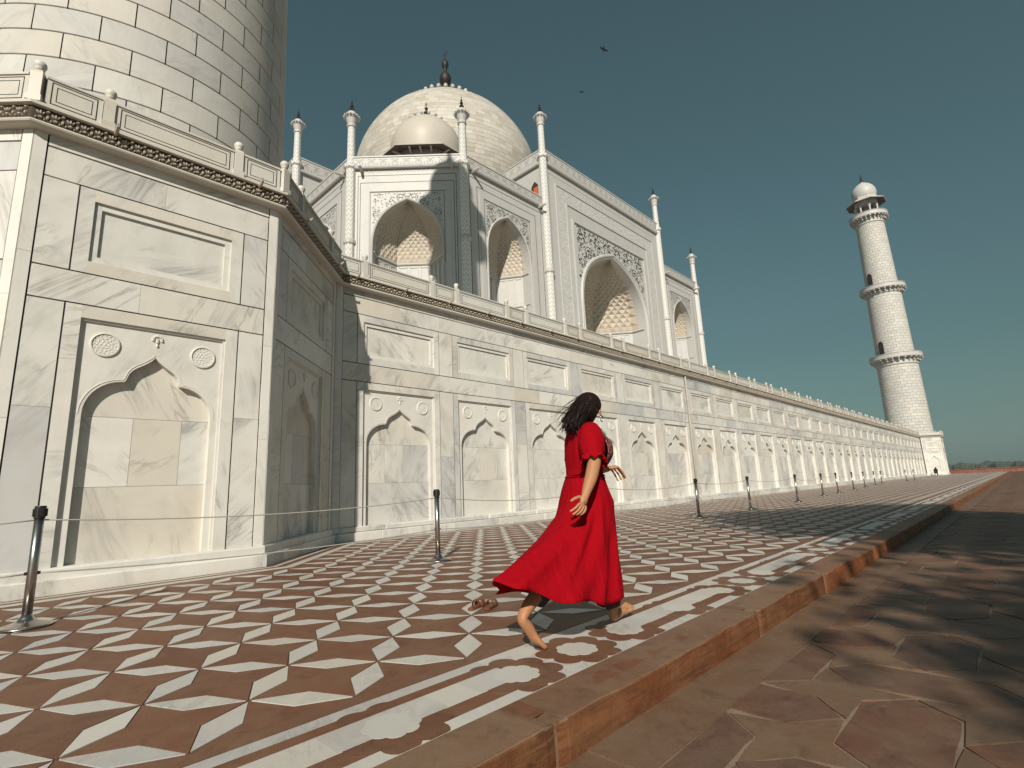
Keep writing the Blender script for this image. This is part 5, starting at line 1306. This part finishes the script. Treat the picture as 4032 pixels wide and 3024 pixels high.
        def ip(T):
            for (p, q), (r, s) in zip(T, T[1:]):
                if b <= r:
                    u = (b-p)/(r-p); u = u*u*(3-2*u)*0.5+u*0.5; return q+(s-q)*u
            return T[-1][1]
        return 2.945+ip(kx)-X, math.copysign(ip(ky), d), ip(kz)
    S = 26
    for s in range(1, S+1):
        t = s/S; row = []
        for i in range(n):
            a = 2*pi*i/n; hx, hy, hz = hem(a); px, py, pz = hips[i]
            # cloth first hangs, then is carried back
            tx = t**1.35 if hx < px else t**0.8
            q = px+(hx-px)*tx; r = py+(hy-py)*t**1.1; z = pz+(hz-pz)*t
            fold = (0.022*sin(7*a+3.2*t+0.5)+0.016*sin(12*a+1.0-3.5*t)+0.012*sin(19*a+5*t))*(0.15+0.85*t)*min(1.0, t*4)*(0.75+0.5*noise.noise((3*a, t*3, 1.7)))
            dd = math.degrees(a) % 360; dd = dd-360 if dd > 180 else dd
            fold -= 0.055*exp(-((dd+52)/7.0)**2)*min(1, t*1.6)*t + 0.03*exp(-((dd+100-30*t)/9.0)**2)*t - 0.02*exp(-((dd+75)/10.0)**2)*t
            nx, ny = cos(a), sin(a)
            z += 0.014*sin(9*a+1)*t*t
            row.append((q+nx*fold, r+ny*fold*1.25, z))
        rings.append(row)
    m = MB(); 
    for R in rings: m.v += R
    for k in range(len(rings)-1):
        for i in range(n):
            j = (i+1) % n; m.f.append((k*n+i, (k+1)*n+i, (k+1)*n+j, k*n+j))
    d = m.build('dress', M_DRESS, w, smooth=True)
    so = d.modifiers.new('thick', 'SOLIDIFY'); so.thickness = 0.003; so.offset = 0
    # sash pleats round the waist and a tie
    m = MB()
    for z, ph in ((0.985, 0.3), (0.965, 1.6)):
        pts = [(2.95-X+0.108*cos(a)*1.02, 2.17-Y+0.142*sin(a)*1.02, z+0.010*sin(2*a+ph)) for a in [2*pi*i/40 for i in range(41)]]; m.tube(pts, 0.005, 6)
    m.build('waist_sash', M_DRESS, w, smooth=True)
    # puffed sleeves with frilled cuffs
    def sleeve(s0, s1, out, nm):
        s0, s1 = Vector(s0)-Vector((X, Y, 0)), Vector(s1)-Vector((X, Y, 0)); ax = (s1-s0); L = ax.length; ax.normalize(); a = ax.cross(Vector((1, 0, 0))).normalized(); b = ax.cross(a); m = MB(); N = 40
        prof = [(-0.16, 0.030), (-0.08, 0.062), (0.05, 0.080), (0.22, 0.092), (0.45, 0.096), (0.66, 0.090), (0.80, 0.080), (0.86, 0.072), (0.93, 0.080), (1.0, 0.086), (1.06, 0.090)]
        for q, (tt, r) in enumerate(prof):
            fr = 0.20 if q >= 9 else (0.10 if q == 8 else (0.03 if q > 4 else 0.0))
            for i in range(N):
                an = 2*pi*i/N; rr = r*out*(1+fr*sin(9*an+0.6*q)+0.4*fr*sin(5*an)); p = s0+ax*(L*tt+(0.012*sin(9*an+1) if q >= 9 else 0))+rr*(cos(an)*a+sin(an)*b); m.v.append(tuple(p))
        for q in range(len(prof)-1):
            for i in range(N): j = (i+1) % N; m.f.append((q*N+i, q*N+j, (q+1)*N+j, (q+1)*N+i))
        o = m.build(nm, M_DRESS, w, smooth=True); so = o.modifiers.new('t', 'SOLIDIFY'); so.thickness = 0.003
    sleeve((2.905, 2.065, 1.285), (2.80, 1.982, 1.065), 0.92, 'sleeve'); sleeve((3.015, 2.275, 1.272), (3.085, 2.335, 1.11), 0.86, 'sleeve')
    # patterned scarf over the chest
    m = MB(); N = 22; rows = 9
    for r in range(rows):
        z = 1.255-0.215*r/(rows-1)
        for i in range(N+1):
            a = radians(-70+150*i/N); bulge = 0.07*sin(pi*r/(rows-1)); e = 0.004*sin(9*a+r)
            tw = radians(-20); qx, qy = (0.130+bulge+e)*cos(a), (0.168+bulge*0.4+e)*sin(a); m.v.append((2.972-X+qx*cos(tw)-qy*sin(tw), 2.17-Y+qx*sin(tw)+qy*cos(tw), z))
    for r in range(rows-1):
        for i in range(N): m.f.append((r*(N+1)+i, (r+1)*(N+1)+i, (r+1)*(N+1)+i+1, r*(N+1)+i+1))
    o = m.build('chest_scarf', M_SCARF, w, smooth=True); so = o.modifiers.new('t', 'SOLIDIFY'); so.thickness = 0.006
    # hair: scalp mass and strands swept back by the wind
    rr = random.Random(21); m = MB()
    m.ball((3.062-X, 2.176-Y, 1.482), 0.098, 0.092, 0.094, 22, 14)
    m.ball((3.01-X, 2.168-Y, 1.435), 0.088, 0.088, 0.095, 18, 12)
    def lock(i, r0, spread, n, fly=False):
        a = rr.uniform(-2.2, 2.2)+pi; el = rr.uniform(0.0, 1.4)
        st = Vector((3.065+0.088*cos(a)*cos(el), 2.177+0.086*sin(a)*cos(el), 1.478+0.088*sin(el)))
        end = Vector((2.845+rr.gauss(0, spread)-0.035*(1-el/1.4), 2.165+rr.gauss(0, spread*0.9), 1.285+rr.gauss(0, spread*0.55)+0.025*el))
        if fly: end += Vector((-rr.uniform(0.0, 0.10), rr.uniform(-0.03, 0.05), rr.uniform(-0.02, 0.06)))
        md = (st+end)/2+Vector((0.015, rr.gauss(0, 0.012), 0.045+rr.uniform(0, 0.025))); pts = []
        for k in range(9):
            t = k/8; u = 1-t; p = st*u*u+md*2*u*t+end*t*t; p += Vector((0.005*sin(8*t+i*0.3), 0.008*sin(6*t+i*0.3), 0.010*sin(7*t+i*0.2)))*t; pts.append(tuple(p-Vector((X, Y, 0))))
        m.tube(pts, [r0*q for q in (0.7, 0.95, 1.1, 1.15, 1.1, 1.0, 0.85, 0.62, 0.12)], n)
    for i in range(110): lock(i, rr.uniform(0.010, 0.017), 0.030, 6)
    for i in range(420): lock(i, rr.uniform(0.0028, 0.0055), 0.034, 4)
    for i in range(60): lock(i, 0.0014, 0.05, 4, True)
    for i in range(16):
        st = Vector((2.96+rr.gauss(0, 0.03), 2.17+rr.gauss(0, 0.05), 1.49+rr.gauss(0, 0.03))); end = st+Vector((-rr.uniform(0.08, 0.22), rr.gauss(0, 0.06), -rr.uniform(0.0, 0.20)))
        md = (st+end)/2+Vector((-0.03, 0, rr.uniform(0.0, 0.06))); m.tube([tuple(st*(1-t)**2+md*2*t*(1-t)+end*t*t-Vector((X, Y, 0))) for t in [k/8 for k in range(9)]], 0.0010, 4)
    m.build('hair', M_HAIR, w, smooth=True)
    # ear with silver earring on the camera side
    m = MB(); m.ball((3.10-X, 2.105-Y, 1.425), 0.014, 0.007, 0.024, 8, 6); m.build('ear', M_SKIN, w, smooth=True)
    m = MB(); m.tube([(3.105-X+0.016*cos(a), 2.100-Y, 1.378+0.024*sin(a)) for a in [2*pi*i/16 for i in range(17)]], 0.003, 6); m.build('earring', M_STEEL, w, smooth=True)
woman()
def sitter():
    md = plain('dark_shawl', (0.025, 0.022, 0.025), 0.9); ms = plain('pale_bundle', (0.5, 0.48, 0.45), 0.8)
    x, y = 90.5, 8.55
    w = thing('person', 'small dark clothed person crouching at the foot of the far tower base', 'person', (x, y, 0))
    P = [(0, 0, 0.30, 0.20), (0.02, 0.02, 0.55, 0.20), (-0.06, -0.02, 0.85, 0.17), (-0.14, -0.04, 1.02, 0.08), (-0.20, -0.06, 1.14, 0.10), (-0.10, 0.18, 0.82, 0.07), (-0.34, 0.16, 0.62, 0.05), (-0.46, 0.06, 0.60, 0.04), (-0.12, -0.22, 0.80, 0.07), (-0.36, -0.2, 0.60, 0.05), (-0.46, -0.08, 0.58, 0.04), (-0.36, 0.12, 0.46, 0.10), (-0.30, 0.13, 0.07, 0.06), (-0.46, 0.14, 0.05, 0.05), (-0.36, -0.14, 0.46, 0.10), (-0.30, -0.15, 0.07, 0.06), (-0.46, -0.16, 0.05, 0.05)]
    E = [(0, 1), (1, 2), (2, 3), (3, 4), (2, 5), (5, 6), (6, 7), (2, 8), (8, 9), (9, 10), (0, 11), (11, 12), (12, 13), (0, 14), (14, 15), (15, 16)]
    skin_mesh('body', P, E, md, w, 1)
    b = thing('bundle', 'pale cloth bundle on the ground beside the far crouching person', 'bundle', (x-0.8, y+0.3, 0))
    m = MB(); m.ball((0, 0, 0.18), 0.32, 0.26, 0.2, 10, 7); m.ball((0.05, 0, 0.40), 0.1, 0.1, 0.1, 8, 5); m.v = [(p[0]*(1+0.15*noise.noise((p[0]*6, p[1]*6, p[2]*6))), p[1], p[2]) for p in m.v]; m.build('cloth', ms, b, smooth=True)
sitter()

# ================================================================== SHADE TREES standing on the pavement behind the camera
def shade_trees():
    t = NT('green_leaf'); r = t.rnd(); M_LEAF = t.out(t.mix(r, C4(0.05, 0.085, 0.03), C4(0.09, 0.13, 0.05)), 0.6)
    M_BARK = plain('grey_bark', (0.12, 0.09, 0.07), 0.9)
    def tree(label, x, y, H, cz, rh, rv, nleaf, seed):
        rr = random.Random(seed); T = thing('shade_tree', label, 'tree', (x, y, -0.2))
        m = MB(); m.tube([(0, 0, 0), (0.05, 0.02, cz*0.3), (0.0, 0.1, cz*0.65), (0.1, 0.0, cz)], [0.30, 0.23, 0.19, 0.10], 10); m.build('trunk', M_BARK, T)
        m = MB(); cl = []
        for k in range(16):
            a = rr.uniform(0, 2*pi); e = rr.uniform(-0.5, 1.0); q = rr.uniform(0.45, 0.85); q *= 0.8; c = (rh*q*cos(a)*cos(e*0.8), rh*q*sin(a)*cos(e*0.8), cz+rv*q*e); cl.append(c)
            m.tube([(0, 0.05, cz*rr.uniform(0.55, 0.85)), (c[0]*0.5, c[1]*0.5, (cz*0.75+c[2])/2), c], [0.09, 0.06, 0.02], 6)
        m.build('limb', M_BARK, T)
        m = MB()
        for k in range(nleaf):
            c = rr.choice(cl); s = rh*0.36; d = Vector((rr.gauss(0, s), rr.gauss(0, s), rr.gauss(0, rv*0.36))); p = Vector(c)+d*0.8
            u = Vector((rr.gauss(0, 1), rr.gauss(0, 1), rr.gauss(0, 0.6))).normalized(); w = u.cross(Vector((rr.gauss(0, 1), rr.gauss(0, 1), rr.gauss(0, 1)))).normalized(); L = rr.uniform(0.13, 0.24)
            m.add([tuple(p-u*L), tuple(p+w*L*0.45), tuple(p+u*L), tuple(p-w*L*0.45)], [(0, 1, 2, 3)])
        m.build('crown', M_LEAF, T)
    k = 1/tan(radians(SUN_EL)); ca, sa = cos(radians(SUN_AZ)), sin(radians(SUN_AZ))
    def under(sx, sy, z): return sx-ca*k*z, sy-sa*k*z
    x, y = under(13.0, 1.7, 10.5); tree('broad leafy tree beside the pavement casting the wide shade on the tiles', x, y, 12, 10.5, 3.15, 2.3, 20000, 3)
    x, y = under(5.0, -1.9, 9.0); tree('smaller leafy tree beside the pavement shading the nearest red slabs', x, y, 10, 9.0, 2.7, 1.8, 5000, 9)
shade_trees()

# ================================================================== HAZE in the air over the plain
def haze():
    m = MB(); m.box(-310, 1410, -1410, 1410, -10.2, 78.0); o = m.build('haze'); o['kind'] = 'stuff'; o['label'] = 'thin dusty haze over the river plain'
    t = bpy.data.materials.new('dusty_haze'); t.use_nodes = True; n = t.node_tree.nodes; n.remove(n['Principled BSDF'])
    v = n.new('ShaderNodeVolumePrincipled'); v.inputs['Color'].default_value = (0.80, 0.86, 0.90, 1); v.inputs['Density'].default_value = 0.00038; v.inputs['Anisotropy'].default_value = 0.3
    t.node_tree.links.new(v.outputs[0], n['Material Output'].inputs['Volume']); o.data.materials.append(t)
haze()
